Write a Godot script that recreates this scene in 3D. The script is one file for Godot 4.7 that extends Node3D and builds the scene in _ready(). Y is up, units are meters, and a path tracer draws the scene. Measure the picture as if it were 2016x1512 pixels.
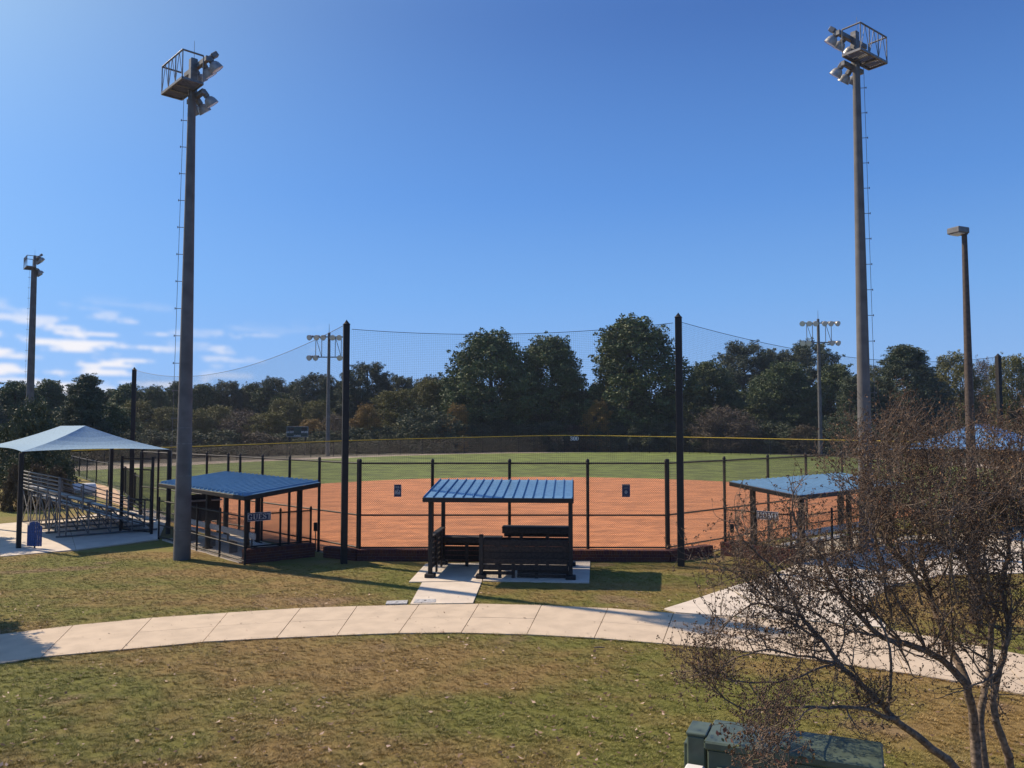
extends Node3D
# A softball field seen from a raised viewpoint behind the backstop.

const FOC := 1600.0        # focal length of the photograph in its own pixels
const EYE := 3.7           # height of the lens above the ground
const PITCH := 0.0543      # upward tilt of the lens
const EXPOSURE := 1.3
var rng := RandomNumberGenerator.new()
var counts := {}
var M := {}

# ---------------------------------------------------------------- mesh builder
class MB:
	var v := PackedVector3Array()
	var n := PackedVector3Array()
	var c := PackedColorArray()
	var ix := PackedInt32Array()
	var col := Color.WHITE
	func vert(p: Vector3, nn: Vector3) -> void:
		v.append(p); n.append(nn); c.append(col)
	func quad(a: Vector3, b: Vector3, cc: Vector3, d: Vector3) -> void:   # counter-clockwise seen from outside
		var nn := (b - a).cross(d - a)
		if nn.length_squared() < 1e-16: nn = (cc - b).cross(d - b)
		nn = nn.normalized()
		var k := v.size()
		vert(a, nn); vert(b, nn); vert(cc, nn); vert(d, nn)
		ix.append_array([k, k + 2, k + 1, k, k + 3, k + 2])
	func tri(a: Vector3, b: Vector3, cc: Vector3) -> void:
		var nn := (b - a).cross(cc - a).normalized()
		var k := v.size()
		vert(a, nn); vert(b, nn); vert(cc, nn)
		ix.append_array([k, k + 2, k + 1])
	func box(t: Transform3D, s: Vector3) -> void:
		var h := s * 0.5
		var p := []
		for i in 8:
			p.append(t * Vector3(h.x if i & 1 else -h.x, h.y if i & 2 else -h.y, h.z if i & 4 else -h.z))
		quad(p[4], p[5], p[7], p[6]); quad(p[1], p[0], p[2], p[3])
		quad(p[5], p[1], p[3], p[7]); quad(p[0], p[4], p[6], p[2])
		quad(p[6], p[7], p[3], p[2]); quad(p[0], p[1], p[5], p[4])
	func quad_out(a: Vector3, b: Vector3, cc: Vector3, d: Vector3, out: Vector3) -> void:
		if (b - a).cross(d - a).dot(out) < 0.0: quad(d, cc, b, a)
		else: quad(a, b, cc, d)
	func bevel_box(t: Transform3D, s: Vector3, b: float) -> void:
		var h := s * 0.5
		var g := h - Vector3(b, b, b)
		var ax := [Vector3.RIGHT, Vector3.UP, Vector3.BACK]
		for i in 3:
			var j := (i + 1) % 3
			var k := (i + 2) % 3
			var gi: Vector3 = ax[i] * g[i]
			var gj: Vector3 = ax[j] * g[j]
			var gk: Vector3 = ax[k] * g[k]
			for sg in [-1.0, 1.0]:
				var o: Vector3 = ax[i] * sg * h[i]
				quad_out(t * (o - gj - gk), t * (o + gj - gk), t * (o + gj + gk), t * (o - gj + gk), t.basis * o)
				for s2 in [-1.0, 1.0]:                           # the chamfers along axis i
					var p1: Vector3 = ax[j] * sg * h[j] + gk * s2
					var p2: Vector3 = gj * sg + ax[k] * s2 * h[k]
					quad_out(t * (p1 - gi), t * (p1 + gi), t * (p2 + gi), t * (p2 - gi), t.basis * (p1 + p2))
	func tube(a: Vector3, b: Vector3, r0: float, r1: float, sides := 8, caps := true) -> void:
		var d := b - a
		if d.length() < 1e-6: return
		d = d.normalized()
		var u := d.cross(Vector3.UP if absf(d.y) < 0.9 else Vector3.RIGHT).normalized()
		var w := d.cross(u)
		var k := v.size()
		for i in sides + 1:
			var t := TAU * i / sides
			var o := u * cos(t) + w * sin(t)
			vert(a + o * r0, o); vert(b + o * r1, o)
		for i in sides:
			var q := k + i * 2
			ix.append_array([q, q + 1, q + 2, q + 2, q + 1, q + 3])
		if caps:
			for e in 2:
				var p := b if e else a
				var r := r1 if e else r0
				if r < 1e-5: continue
				var nn := d if e else -d
				var k2 := v.size()
				vert(p, nn)
				for i in sides + 1:
					var t := TAU * i / sides
					vert(p + (u * cos(t) + w * sin(t)) * r, nn)
				for i in sides:
					if e: ix.append_array([k2, k2 + 2 + i, k2 + 1 + i])
					else: ix.append_array([k2, k2 + 1 + i, k2 + 2 + i])
	func lathe(t: Transform3D, prof: Array, sides := 16) -> void:          # profile of (radius, height) pairs turned about the local y
		for i in prof.size() - 1:
			var p: Vector2 = prof[i]
			var q: Vector2 = prof[i + 1]
			var sl := Vector2(q.y - p.y, p.x - q.x).normalized()
			var k := v.size()
			for j in sides + 1:
				var a := TAU * j / sides
				var o := Vector3(cos(a), 0, sin(a))
				var nn := (t.basis * (o * sl.x + Vector3.UP * sl.y)).normalized()
				vert(t * (o * p.x + Vector3.UP * p.y), nn); vert(t * (o * q.x + Vector3.UP * q.y), nn)
			for j in sides:
				var f := k + j * 2
				ix.append_array([f, f + 2, f + 1, f + 2, f + 3, f + 1])
	func prism(pts: Array, y0: float, y1: float) -> void:                 # plan outline of Vector3 (y ignored)
		var pl := PackedVector2Array()
		for p in pts: pl.append(Vector2(p.x, p.z))
		if Geometry2D.is_polygon_clockwise(pl): pl.reverse()
		var tr := Geometry2D.triangulate_polygon(pl)
		for i in range(0, tr.size(), 3):
			var a := pl[tr[i]]
			var b := pl[tr[i + 1]]
			var d := pl[tr[i + 2]]
			var A := Vector3(a.x, y1, a.y)
			var B := Vector3(b.x, y1, b.y)
			var C := Vector3(d.x, y1, d.y)
			if (B - A).cross(C - A).y < 0: tri(A, C, B)
			else: tri(A, B, C)
		if y0 < y1:
			var m := pl.size()
			for i in m:
				var a := pl[i]
				var b := pl[(i + 1) % m]
				quad(Vector3(b.x, y0, b.y), Vector3(a.x, y0, a.y), Vector3(a.x, y1, a.y), Vector3(b.x, y1, b.y))
	func leaf(p: Vector3, u: Vector3, w: Vector3, cc: Color) -> void:
		var nn := u.cross(w).normalized()
		var k := v.size()
		v.append_array([p - u, p - w, p + u, p + w]); n.append_array([nn, nn, nn, nn]); c.append_array([cc, cc, cc, cc])
		ix.append_array([k, k + 2, k + 1, k, k + 3, k + 2])
	func mesh(m: Material) -> ArrayMesh:
		var a := []
		a.resize(Mesh.ARRAY_MAX)
		a[Mesh.ARRAY_VERTEX] = v; a[Mesh.ARRAY_NORMAL] = n; a[Mesh.ARRAY_COLOR] = c; a[Mesh.ARRAY_INDEX] = ix
		var r := ArrayMesh.new()
		r.add_surface_from_arrays(Mesh.PRIMITIVE_TRIANGLES, a)
		r.surface_set_material(0, m)
		return r

# ---------------------------------------------------------------- photograph to ground
func ray(px: float, py: float) -> Vector3:
	return Basis(Vector3.RIGHT, PITCH) * Vector3((px - 1008.0) / FOC, -(py - 756.0) / FOC, -1.0)
func gp(px: float, py: float, h := 0.0) -> Vector3:           # where the sight line meets the level h
	var d := ray(px, py)
	return Vector3(0, EYE, 0) + d * ((h - EYE) / d.y)
func hz(py: float, z: float) -> float:                         # height seen at row py at the forward distance z
	var d := ray(1008, py)
	return EYE + d.y * (z / -d.z)
func pz(px: float, py: float, z: float) -> Vector3:
	var d := ray(px, py)
	return Vector3(0, EYE, 0) + d * (z / -d.z)
func V(x: float, z: float, y := 0.0) -> Vector3: return Vector3(x, y, -z)

# ---------------------------------------------------------------- naming and scene tree
func numbered(parent: Node, called: String) -> String:
	var k := str(parent.get_instance_id()) + called
	var i: int = counts.get(k, 0)
	counts[k] = i + 1
	return called if i == 0 else "%s_%03d" % [called, i]
func part(parent: Node, called: String, mb: MB, m: Material, at := Transform3D.IDENTITY) -> MeshInstance3D:
	return inst(parent, called, mb.mesh(m), at)
func inst(parent: Node, called: String, mesh: Mesh, at := Transform3D.IDENTITY) -> MeshInstance3D:
	var o := MeshInstance3D.new()
	o.mesh = mesh
	o.name = numbered(parent, called)
	o.transform = at
	parent.add_child(o)
	return o
func tag(o: Node, label: String, category: String, group := "", kind := "") -> Node:
	o.set_meta("label", label); o.set_meta("category", category)
	if group: o.set_meta("group", group)
	if kind: o.set_meta("kind", kind)
	return o
func thing(called: String, label: String, category: String, at := Transform3D.IDENTITY, group := "") -> Node3D:
	var o := Node3D.new()
	o.name = numbered(self, called)
	o.transform = at
	add_child(o)
	tag(o, label, category, group)
	return o
func struct(called: String, mb: MB, m: Material) -> MeshInstance3D:
	var o := part(self, called, mb, m)
	o.set_meta("kind", "structure")
	return o
func copy_of(o: Node3D, label: String, at: Transform3D) -> Node3D:
	var c := o.duplicate() as Node3D
	c.name = numbered(self, str(o.name))
	add_child(c)
	c.transform = at
	c.set_meta("label", label)
	return c
func T(p: Vector3, yaw := 0.0) -> Transform3D: return Transform3D(Basis(Vector3.UP, yaw), p)
func frame(p: Vector3, x: Vector3, up := Vector3.UP) -> Transform3D:    # x along the given direction, y up
	var xx := x.normalized()
	var zz := xx.cross(up).normalized()
	return Transform3D(Basis(xx, zz.cross(xx).normalized(), zz), p)

# ---------------------------------------------------------------- materials
func lin(r: float, g: float, b: float) -> Color: return Color(r, g, b).linear_to_srgb()
func grain(seed_: int, freq: float, low: float, high: float, size := 256, oct := 4) -> ImageTexture:
	var f := FastNoiseLite.new()
	f.seed = seed_; f.noise_type = FastNoiseLite.TYPE_SIMPLEX; f.frequency = freq; f.fractal_octaves = oct
	var im := f.get_seamless_image(size, size, false, false, 0.12, true)
	im.convert(Image.FORMAT_RGB8)
	for y in size:
		for x in size:
			var k := lerpf(low, high, im.get_pixel(x, y).r)
			im.set_pixel(x, y, Color(k, k, k))
	im.generate_mipmaps()
	return ImageTexture.create_from_image(im)
func bumps(seed_: int, freq: float, strength: float, size := 256) -> ImageTexture:
	var f := FastNoiseLite.new()
	f.seed = seed_; f.noise_type = FastNoiseLite.TYPE_SIMPLEX; f.frequency = freq; f.fractal_octaves = 4
	var im := f.get_seamless_image(size, size, false, false, 0.12, true)
	im.convert(Image.FORMAT_RGBA8)
	im.bump_map_to_normal_map(strength)
	return ImageTexture.create_from_image(im)
func mat(color: Color, rough := 0.7, metal := 0.0, tex: Texture2D = null, scale := 1.0, nrm: Texture2D = null, nscale := 0.5) -> StandardMaterial3D:
	var m := StandardMaterial3D.new()
	m.albedo_color = color; m.roughness = rough; m.metallic = metal
	if tex: m.albedo_texture = tex
	if nrm:
		m.normal_enabled = true; m.normal_texture = nrm; m.normal_scale = nscale
	if tex or nrm:
		m.uv1_triplanar = true; m.uv1_world_triplanar = true; m.uv1_scale = Vector3(scale, scale, scale)
	return m
func leafmat(back: Color) -> StandardMaterial3D:
	var m := StandardMaterial3D.new()
	m.vertex_color_use_as_albedo = true; m.roughness = 0.68; m.cull_mode = BaseMaterial3D.CULL_DISABLED
	m.backlight_enabled = true; m.backlight = back
	return m
func vmat(rough: float, tex: Texture2D = null, scale := 1.0, nrm: Texture2D = null, nscale := 0.5) -> StandardMaterial3D:
	var m := mat(Color.WHITE, rough, 0.0, tex, scale, nrm, nscale)
	m.vertex_color_use_as_albedo = true
	return m
func make_materials() -> void:
	var g1 := grain(1, 0.02, 0.72, 1.1)
	var g2 := grain(2, 0.05, 0.55, 1.15)
	var g3 := grain(3, 0.012, 0.8, 1.08)
	var b1 := bumps(4, 0.06, 3.0)
	M.g1 = g1; M.g2 = g2; M.b1 = b1
	M.concrete = mat(lin(0.595, 0.485, 0.36), 0.9, 0, grain(11, 0.012, 0.92, 1.03, 512, 6), 0.22, b1, 0.08)
	M.concrete_new = mat(lin(0.68, 0.60, 0.50), 0.9, 0, grain(12, 0.012, 0.92, 1.03, 512, 6), 0.22, b1, 0.08)
	M.pole_concrete = mat(lin(0.150, 0.148, 0.146), 0.85, 0, g3, 0.35, b1, 0.08)
	M.dirt = mat(lin(0.62, 0.245, 0.098), 0.95, 0, grain(13, 0.01, 0.80, 1.08, 512, 6), 0.07, b1, 0.5)
	M.dirt.uv1_scale = Vector3(0.06, 0.07, 0.13)
	M.dirt_pale = mat(lin(0.62, 0.42, 0.27), 0.95, 0, g1, 0.15)
	M.track = mat(lin(0.44, 0.36, 0.28), 0.95, 0, g1, 0.1)
	M.woods_floor = mat(lin(0.10, 0.09, 0.055), 0.95, 0, g2, 0.05)
	M.outfield = mat(lin(0.155, 0.205, 0.036), 0.9, 0, grain(14, 0.01, 0.66, 1.15, 512, 6), 0.055, b1, 0.5)
	M.lawn = vmat(0.95, grain(15, 0.09, 0.68, 1.22, 512, 5), 2.3, bumps(16, 0.1, 6.0, 512), 1.0)
	M.black = mat(lin(0.010, 0.010, 0.011), 0.55, 0, g1, 0.9)
	M.wire = mat(lin(0.012, 0.012, 0.013), 0.5)
	M.net = mat(lin(0.02, 0.02, 0.022), 0.7)
	M.bronze = mat(lin(0.013, 0.012, 0.012), 0.62, 0, g1, 1.5)
	M.brown_pole = mat(lin(0.095, 0.068, 0.052), 0.6, 0, g1, 2.0)
	M.roof = mat(lin(0.155, 0.30, 0.46), 0.26, 0, grain(23, 0.015, 0.90, 1.05, 512, 6), 0.5)
	M.roof_edge = mat(lin(0.06, 0.17, 0.34), 0.4)
	M.navy = mat(lin(0.02, 0.035, 0.10), 0.5, 0, g1, 2.0)
	M.white = mat(lin(0.74, 0.74, 0.72), 0.5)
	M.offwhite = mat(lin(0.55, 0.55, 0.55), 0.6, 0, g1, 2.0)
	M.plank = mat(lin(0.028, 0.022, 0.019), 0.75, 0, grain(17, 0.03, 0.6, 1.2), 1.3, b1, 0.4)
	M.plank2 = mat(lin(0.044, 0.031, 0.023), 0.75, 0, grain(18, 0.03, 0.6, 1.2), 1.3, b1, 0.4)
	M.alu = mat(lin(0.36, 0.36, 0.37), 0.5, 0.6, g3, 1.0)
	M.alu_paint = mat(lin(0.78, 0.78, 0.77), 0.35)
	M.galv = mat(lin(0.22, 0.225, 0.23), 0.55, 0.5, g1, 1.2)
	M.lamp_shell = mat(lin(0.36, 0.36, 0.36), 0.45, 0.3, g3, 2.0)
	M.lamp_box = mat(lin(0.20, 0.20, 0.205), 0.5, 0.2, g3, 2.0)
	M.glass = mat(lin(0.62, 0.60, 0.57), 0.25)
	M.fabric = mat(lin(0.25, 0.43, 0.60), 0.8, 0, grain(19, 0.05, 0.82, 1.08), 0.8)
	M.fabric.backlight_enabled = true; M.fabric.backlight = lin(0.16, 0.22, 0.30)
	M.fabric_blue = mat(lin(0.10, 0.25, 0.50), 0.8, 0, g3, 0.8)
	M.mortar = mat(lin(0.22, 0.17, 0.145), 0.95, 0, g2, 2.0)
	M.bricks = []
	for i in 5:
		var k := 0.8 + 0.11 * i
		M.bricks.append(mat(lin(0.155 * k, 0.056 * k, 0.042 * (1.7 - 0.6 * k)), 0.9, 0, g2, 3.0, b1, 0.4))
	M.yellow = mat(lin(0.62, 0.42, 0.02), 0.6)
	M.blue_plastic = mat(lin(0.022, 0.075, 0.25), 0.55, 0, g1, 2.0)
	M.cabinet = mat(lin(0.10, 0.135, 0.10), 0.36, 0, grain(20, 0.02, 0.75, 1.1), 0.9)
	M.bark = mat(lin(0.105, 0.085, 0.066), 0.9, 0, g2, 0.5, b1, 0.8)
	M.bark_pale = mat(lin(0.30, 0.225, 0.165), 0.85, 0, grain(22, 0.03, 0.45, 1.15), 2.2, b1, 0.6)
	M.scoreboard = mat(lin(0.012, 0.045, 0.038), 0.6)
	M.leaf_dark = leafmat(lin(0.07, 0.09, 0.03))
	M.leaf_olive = leafmat(lin(0.12, 0.11, 0.025))
	M.leaf_brown = leafmat(lin(0.05, 0.035, 0.015))
	M.seed = leafmat(lin(0.01, 0.007, 0.004))
	M.grass = leafmat(lin(0.16, 0.15, 0.045))

# ---------------------------------------------------------------- sky
func sky_image() -> Image:
	var sun := -sun_dir()
	var w := 256
	var h := 128
	var im := Image.create(w, h, false, Image.FORMAT_RGBF)
	var es := [0.0, 9.0, 15.7, 27.0, 45.0, 90.0]
	var cs := [Vector3(0.33, 0.53, 0.86), Vector3(0.19, 0.41, 0.80), Vector3(0.115, 0.295, 0.69), Vector3(0.060, 0.156, 0.43), Vector3(0.042, 0.11, 0.32), Vector3(0.033, 0.085, 0.25)]
	for y in h:
		var el := (0.5 - (y + 0.5) / h) * PI
		var e := maxf(rad_to_deg(el), 0.0)
		var base: Vector3 = cs[5]
		for i in 5:
			if e <= es[i + 1]:
				base = (cs[i] as Vector3).lerp(cs[i + 1], (e - es[i]) / (es[i + 1] - es[i]))
				break
		for x in w:
			var ph := (x + 0.5) / w * TAU
			var d := Vector3(sin(ph) * cos(el), sin(el), -cos(ph) * cos(el))
			var g := maxf(rad_to_deg(acos(clampf(d.dot(sun), -1, 1))), 26.0)
			var q := g - 50.0
			var c := base + Vector3(0.033 * exp(-q / 10.6), 0.062 * exp(-q / 12.5), 0.13 * exp(-q / 20.0))
			c /= EXPOSURE
			im.set_pixel(x, y, Color(c.x, c.y, c.z))
	var wide := Image.create(w + 8, h, false, Image.FORMAT_RGBF)          # wrapped edges, so that no seam shows
	for k in 3: wide.blit_rect(im, Rect2i(0, 0, w, h), Vector2i(4 + (k - 1) * w, 0))
	wide.resize(2048 + 64, 1024, Image.INTERPOLATE_CUBIC)
	im = wide.get_region(Rect2i(32, 0, 2048, 1024))
	var f := FastNoiseLite.new()
	f.seed = 7; f.noise_type = FastNoiseLite.TYPE_SIMPLEX; f.frequency = 1.0; f.fractal_octaves = 6; f.fractal_gain = 0.6
	var f2 := FastNoiseLite.new()
	f2.seed = 21; f2.noise_type = FastNoiseLite.TYPE_SIMPLEX; f2.frequency = 1.0; f2.fractal_octaves = 2
	for y in range(1024):
		var e := (0.5 - (y + 0.5) / 1024.0) * 180.0
		if e < 0.6 or e > 13.0: continue
		for x in 2048:
			var az := (x + 0.5) / 2048.0 * 360.0
			if az > 180.0: az -= 360.0
			# thin low cloud streets over the sunward horizon
			var band := smoothstep(0.6, 2.0, e) * (1.0 - smoothstep(5.2, 8.6, e))
			var side := 1.0 - smoothstep(-26.0, -13.0, az + f2.get_noise_2d(az * 0.07, e * 0.2) * 6.0)
			if az < -150.0: side *= smoothstep(-178.0, -150.0, az)
			var k := band * side
			if k <= 0.0: continue
			var a := f.get_noise_2d(az * 0.13 + e * 0.16 + 4.0, e * 0.95)
			a = smoothstep(0.09, 0.44, a + 0.17 * smoothstep(-22.0, -32.0, az)) * k
			if a <= 0.0: continue
			var c := im.get_pixel(x, y)
			im.set_pixel(x, y, c.lerp(Color(0.98 / EXPOSURE, 0.96 / EXPOSURE, 0.99 / EXPOSURE), clampf(a * 0.95, 0, 1)))
	return im
func sun_dir() -> Vector3:      # the way the light travels, read from the shadows of the poles
	return -Vector3(-0.862, 0.0, -0.507).normalized() * cos(deg_to_rad(42.5)) + Vector3.DOWN * sin(deg_to_rad(42.5))

func _ready() -> void:
	rng.seed = 4711
	# camera, sky, sun, exposure
	var cam := Camera3D.new()
	cam.name = "camera"
	cam.position = Vector3(0, EYE, 0)
	cam.rotation = Vector3(PITCH, 0, 0)
	cam.fov = rad_to_deg(2.0 * atan(756.0 / FOC))
	cam.near = 0.1; cam.far = 2500.0
	add_child(cam)
	cam.current = true
	var env := Environment.new()
	env.background_mode = Environment.BG_SKY
	var pano := PanoramaSkyMaterial.new()
	pano.panorama = ImageTexture.create_from_image(sky_image())
	var sky := Sky.new()
	sky.sky_material = pano
	env.sky = sky
	env.tonemap_mode = Environment.TONE_MAPPER_LINEAR
	env.tonemap_exposure = EXPOSURE
	env.fog_enabled = true; env.fog_density = 0.0002; env.fog_light_color = Color(0.80, 0.88, 1.0)
	env.sdfgi_enabled = true; env.ssao_enabled = true; env.ssil_enabled = true
	var we := WorldEnvironment.new()
	we.name = "world_environment"
	we.environment = env
	add_child(we)
	var sun := DirectionalLight3D.new()
	sun.name = "sun"
	sun.light_energy = 1.4
	sun.light_color = Color(1.0, 0.915, 0.80)
	sun.light_angular_distance = 0.55
	sun.shadow_enabled = true
	sun.look_at_from_position(Vector3.ZERO, sun_dir(), Vector3.UP)
	add_child(sun)

	make_materials()
	build_ground()
	print("ground")
	build_walls_and_fences()
	print("fences")
	build_dugouts()
	build_shelter()
	build_lights()
	build_bleachers()
	build_field_things()
	print("things")
	build_cabinet()
	build_trees()
	print("trees")
	build_myrtle()
	build_lawn_cover()
	print("done")

# ---------------------------------------------------------------- ground, field, pavements
var edges := []            # slab edges that border grass: from, to, side
var paved := []            # plan outlines where no grass grows
var lawn_noise := FastNoiseLite.new()
var lawn_noise2 := FastNoiseLite.new()
var lawn_noise3 := FastNoiseLite.new()
func lawn_color(x: float, z: float) -> Color:
	var a := lawn_noise.get_noise_2d(x, z * 1.6)
	var b := lawn_noise2.get_noise_2d(x, z)
	var k := clampf(0.50 + a * 1.25 + b * 0.45, 0.0, 1.0)          # 0 dormant straw, 1 green
	var c := Color(0.33, 0.222, 0.072).lerp(Color(0.205, 0.205, 0.034), k)
	var d := lawn_noise3.get_noise_2d(x, z)
	if d > 0.42: c = c.lerp(Color(0.32, 0.21, 0.115), clampf((d - 0.42) * 4.0, 0.0, 0.7))
	return c
func pave(mb: MB, pts: Array, y0: float, y1: float) -> void:
	mb.prism(pts, y0, y1)
	var pl := PackedVector2Array()
	for p in pts: pl.append(Vector2(p.x, p.z))
	paved.append(pl)
func pxs(a: Array) -> Array:
	var r := []
	for p in a: r.append(gp(p[0], p[1]))
	return r
var home := Vector3(1.0, 0, -31.0)
func field_at(deg: float, r: float) -> Vector3:               # from home plate; 0 degrees is straight away centre field
	var a := deg_to_rad(deg + 4.2)
	return home + Vector3(sin(a) * r, 0, -cos(a) * r)
func build_ground() -> void:
	lawn_noise.seed = 31; lawn_noise.frequency = 0.16; lawn_noise.fractal_octaves = 4
	lawn_noise2.seed = 32; lawn_noise2.frequency = 1.3; lawn_noise2.fractal_octaves = 3
	lawn_noise3.seed = 33; lawn_noise3.frequency = 0.34; lawn_noise3.fractal_octaves = 3
	var mb := MB.new()
	mb.prism([Vector3(-900, 0, 60), Vector3(900, 0, 60), Vector3(900, 0, -1500), Vector3(-900, 0, -1500)], 0, -0.02)
	struct("ground", mb, M.woods_floor)
	# lawn with gentle unevenness
	mb = MB.new()
	var x0 := -46.0
	var x1 := 46.0
	var z0 := 2.0
	var z1 := 62.0
	var step := 0.2
	var nx := int((x1 - x0) / step)
	var zs := []
	var zc := z0
	while zc < z1:
		zs.append(zc); zc += step if zc < 26.0 else 0.6
	var xs := []
	for i in nx + 1: xs.append(x0 + step * i)
	var idx := {}
	for r in zs.size():
		for i in xs.size():
			var x: float = xs[i]
			var z: float = zs[r]
			if absf(x) > 0.78 * z + 4.0: continue
			if z > 26.5 and i % 3 != 0: continue
			idx[r * 1000 + i] = mb.v.size()
			var h := 0.004 + 0.014 * (lawn_noise2.get_noise_2d(x * 1.7, z * 1.7) + 0.6 * lawn_noise2.get_noise_2d(x * 5.0, z * 5.0) + 1.0)
			mb.col = lawn_color(x, z)
			mb.vert(Vector3(x, h if z < 24.5 else 0.004, -z), Vector3.UP)
	for r in zs.size() - 1:
		var st := 3 if zs[r + 1] > 26.5 else 1
		for i in range(0, xs.size() - st, st):
			var a: int = idx.get(r * 1000 + i, -1)
			var b: int = idx.get(r * 1000 + i + st, -1)
			var c: int = idx.get((r + 1) * 1000 + i + st, -1)
			var d: int = idx.get((r + 1) * 1000 + i, -1)
			if a < 0 or b < 0 or c < 0 or d < 0: continue
			mb.ix.append_array([a, c, b, a, d, c])
	for k in range(0, mb.ix.size(), 3):                            # true slopes for the shading
		var p := mb.v[mb.ix[k]]
		var nn := (mb.v[mb.ix[k + 2]] - p).cross(mb.v[mb.ix[k + 1]] - p)
		for e in 3: mb.n[mb.ix[k + e]] += nn * 60.0
	for k in mb.n.size(): mb.n[k] = mb.n[k].normalized()
	struct("lawn", mb, M.lawn)
	# fair and foul grass, warning track, skinned infield
	mb = MB.new()
	var pts := []
	for a in arc_fence(0.4): pts.append(a)
	pts.append(V(30, 52)); pts.append(V(20, 38)); pts.append(V(6.8, 25.3)); pts.append(V(4.4, 23.0)); pts.append(V(-4.3, 23.0)); pts.append(V(-16.0, 34.8)); pts.append(V(-23.5, 48.5)); pts.append(V(-37, 68))
	mb.prism(pts, 0, 0.030)
	struct("warning_track", mb, M.track)
	mb = MB.new()
	pts = []
	for p in [[120, 930], [230, 923.5], [310, 919.5], [500, 909.5], [673, 902.5], [780, 898], [900, 894.5], [1010, 892.5], [1130, 891.3], [1360, 891.0], [1469, 893.5], [1616, 898.5], [1700, 903], [1850, 915], [2000, 930]]: pts.append(gp(p[0], p[1]))
	pts.append(V(30.0, 50)); pts.append(V(20, 38.2)); pts.append(V(6.9, 25.6)); pts.append(V(-6.2, 25.2)); pts.append(V(-15.9, 35.0)); pts.append(V(-23.3, 48.5)); pts.append(V(-36, 66))
	mb.prism(pts, 0, 0.036)
	struct("outfield_grass", mb, M.outfield)
	mb = MB.new()
	pts = []
	var mid := field_at(0, 12.8)
	for i in 301:
		var a := deg_to_rad(lerpf(-118, 118, i / 300.0) + 4.2)
		var rr := 17.6 + 0.16 * lawn_noise2.get_noise_2d(i * 0.35, 3.0) + rng.randf_range(-0.04, 0.04)
		pts.append(mid + Vector3(sin(a) * rr, 0, -cos(a) * rr))
	pts.append(V(13.0, 31.2)); pts.append(V(4.3, 23.05)); pts.append(V(-4.2, 23.05)); pts.append(V(-13.0, 31.6))
	mb.prism(pts, 0, 0.042)
	struct("infield_dirt", mb, M.dirt)
	# practice pitching strip by the left gate
	mb = MB.new()
	mb.prism(pxs([[130, 955], [175, 951], [300, 975], [330, 1000], [250, 1000], [160, 968]]), 0, 0.024)
	struct("bullpen_dirt", mb, M.dirt_pale)
	# main path of separate slabs
	var near := [[-330, 1368], [-150, 1334], [81.6, 1298], [240, 1283], [399, 1268], [545, 1260], [663, 1255], [785, 1250.5], [908, 1249.5], [1037, 1253], [1170, 1260], [1304, 1271], [1440, 1283], [1600, 1303], [1783, 1330], [1911, 1351], [2040, 1378], [2200, 1412], [2400, 1460]]
	var far := [[-190, 1288], [-40, 1258], [144, 1235], [299, 1220], [448, 1210], [592, 1201], [703, 1197], [825, 1194], [943, 1192.5], [1066, 1195], [1197, 1201], [1326, 1211], [1450, 1219], [1590, 1227], [1744, 1242], [1850, 1261], [1950, 1281], [2080, 1306], [2240, 1340]]
	var path := Node3D.new()
	path.name = "path"
	path.set_meta("kind", "structure")
	add_child(path)
	for i in near.size() - 1:
		var a := gp(near[i][0], near[i][1])
		var b := gp(near[i + 1][0], near[i + 1][1])
		var c := gp(far[i + 1][0], far[i + 1][1])
		var d := gp(far[i][0], far[i][1])
		edges.append([a, b, 1.0])
		if i < 11: edges.append([d, c, -1.0])
		var m1 := (a + d) * 0.5
		var m2 := (b + c) * 0.5
		for s in 2:
			var q := [a, b, m2, m1] if s == 0 else [m1, m2, c, d]
			var cen: Vector3 = (q[0] + q[1] + q[2] + q[3]) * 0.25
			var gap := 0.007
			var e := []
			for k in 4:
				var p: Vector3 = q[k]
				var al: Vector3 = (b - a).normalized()
				var ac: Vector3 = (d - a).normalized()
				p += al * (gap if (cen - p).dot(al) > 0 else -gap)
				if (s == 0 and k >= 2) or (s == 1 and k < 2): p += ac * (0.004 if (cen - p).dot(ac) > 0 else -0.004)
				e.append(p)
			mb = MB.new()
			pave(mb, e, -0.05, 0.040 + rng.randf_range(-0.002, 0.002))
			part(path, "slab", mb, M.concrete)
	# walkway and shelter pad
	var pad := Node3D.new()
	pad.name = "pavement"
	pad.set_meta("kind", "structure")
	add_child(pad)
	for q in [[[831, 1150], [948.5, 1148], [931, 1191], [807.5, 1193]], [[838, 1113], [950, 1111], [949, 1147], [805, 1149]], [[951, 1111], [1162, 1106.5], [1160, 1150.5], [951, 1146.5]]]:
		mb = MB.new()
		pave(mb, pxs(q), -0.05, 0.045)
		part(pad, "slab", mb, M.concrete_new)
	var plaza := Node3D.new()
	plaza.name = "plaza_pavement"
	plaza.set_meta("kind", "structure")
	add_child(plaza)
	for q in [[[1330, 1209], [1307, 1202], [1355, 1187], [1432, 1161], [1500, 1200], [1450, 1216.5], [1380, 1213]], [[1434, 1160], [1523, 1133], [1620, 1160], [1503, 1199]], [[1452, 1217], [1505, 1200], [1622, 1161], [1715, 1180], [1703, 1196], [1712, 1214], [1744, 1233], [1742, 1239], [1590, 1225]],
			[[1525, 1132], [1575, 1112], [1660, 1090], [1760, 1120], [1624, 1159]], [[1626, 1160], [1762, 1121], [1850, 1135], [1760, 1158], [1716, 1179]], [[1662, 1089], [1780, 1058], [2016, 1040], [2250, 1050], [2250, 1140], [2016, 1131], [1852, 1134], [1764, 1120]]]:
		mb = MB.new()
		pave(mb, pxs(q), -0.05, 0.040)
		part(plaza, "slab", mb, M.concrete_new)
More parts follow.
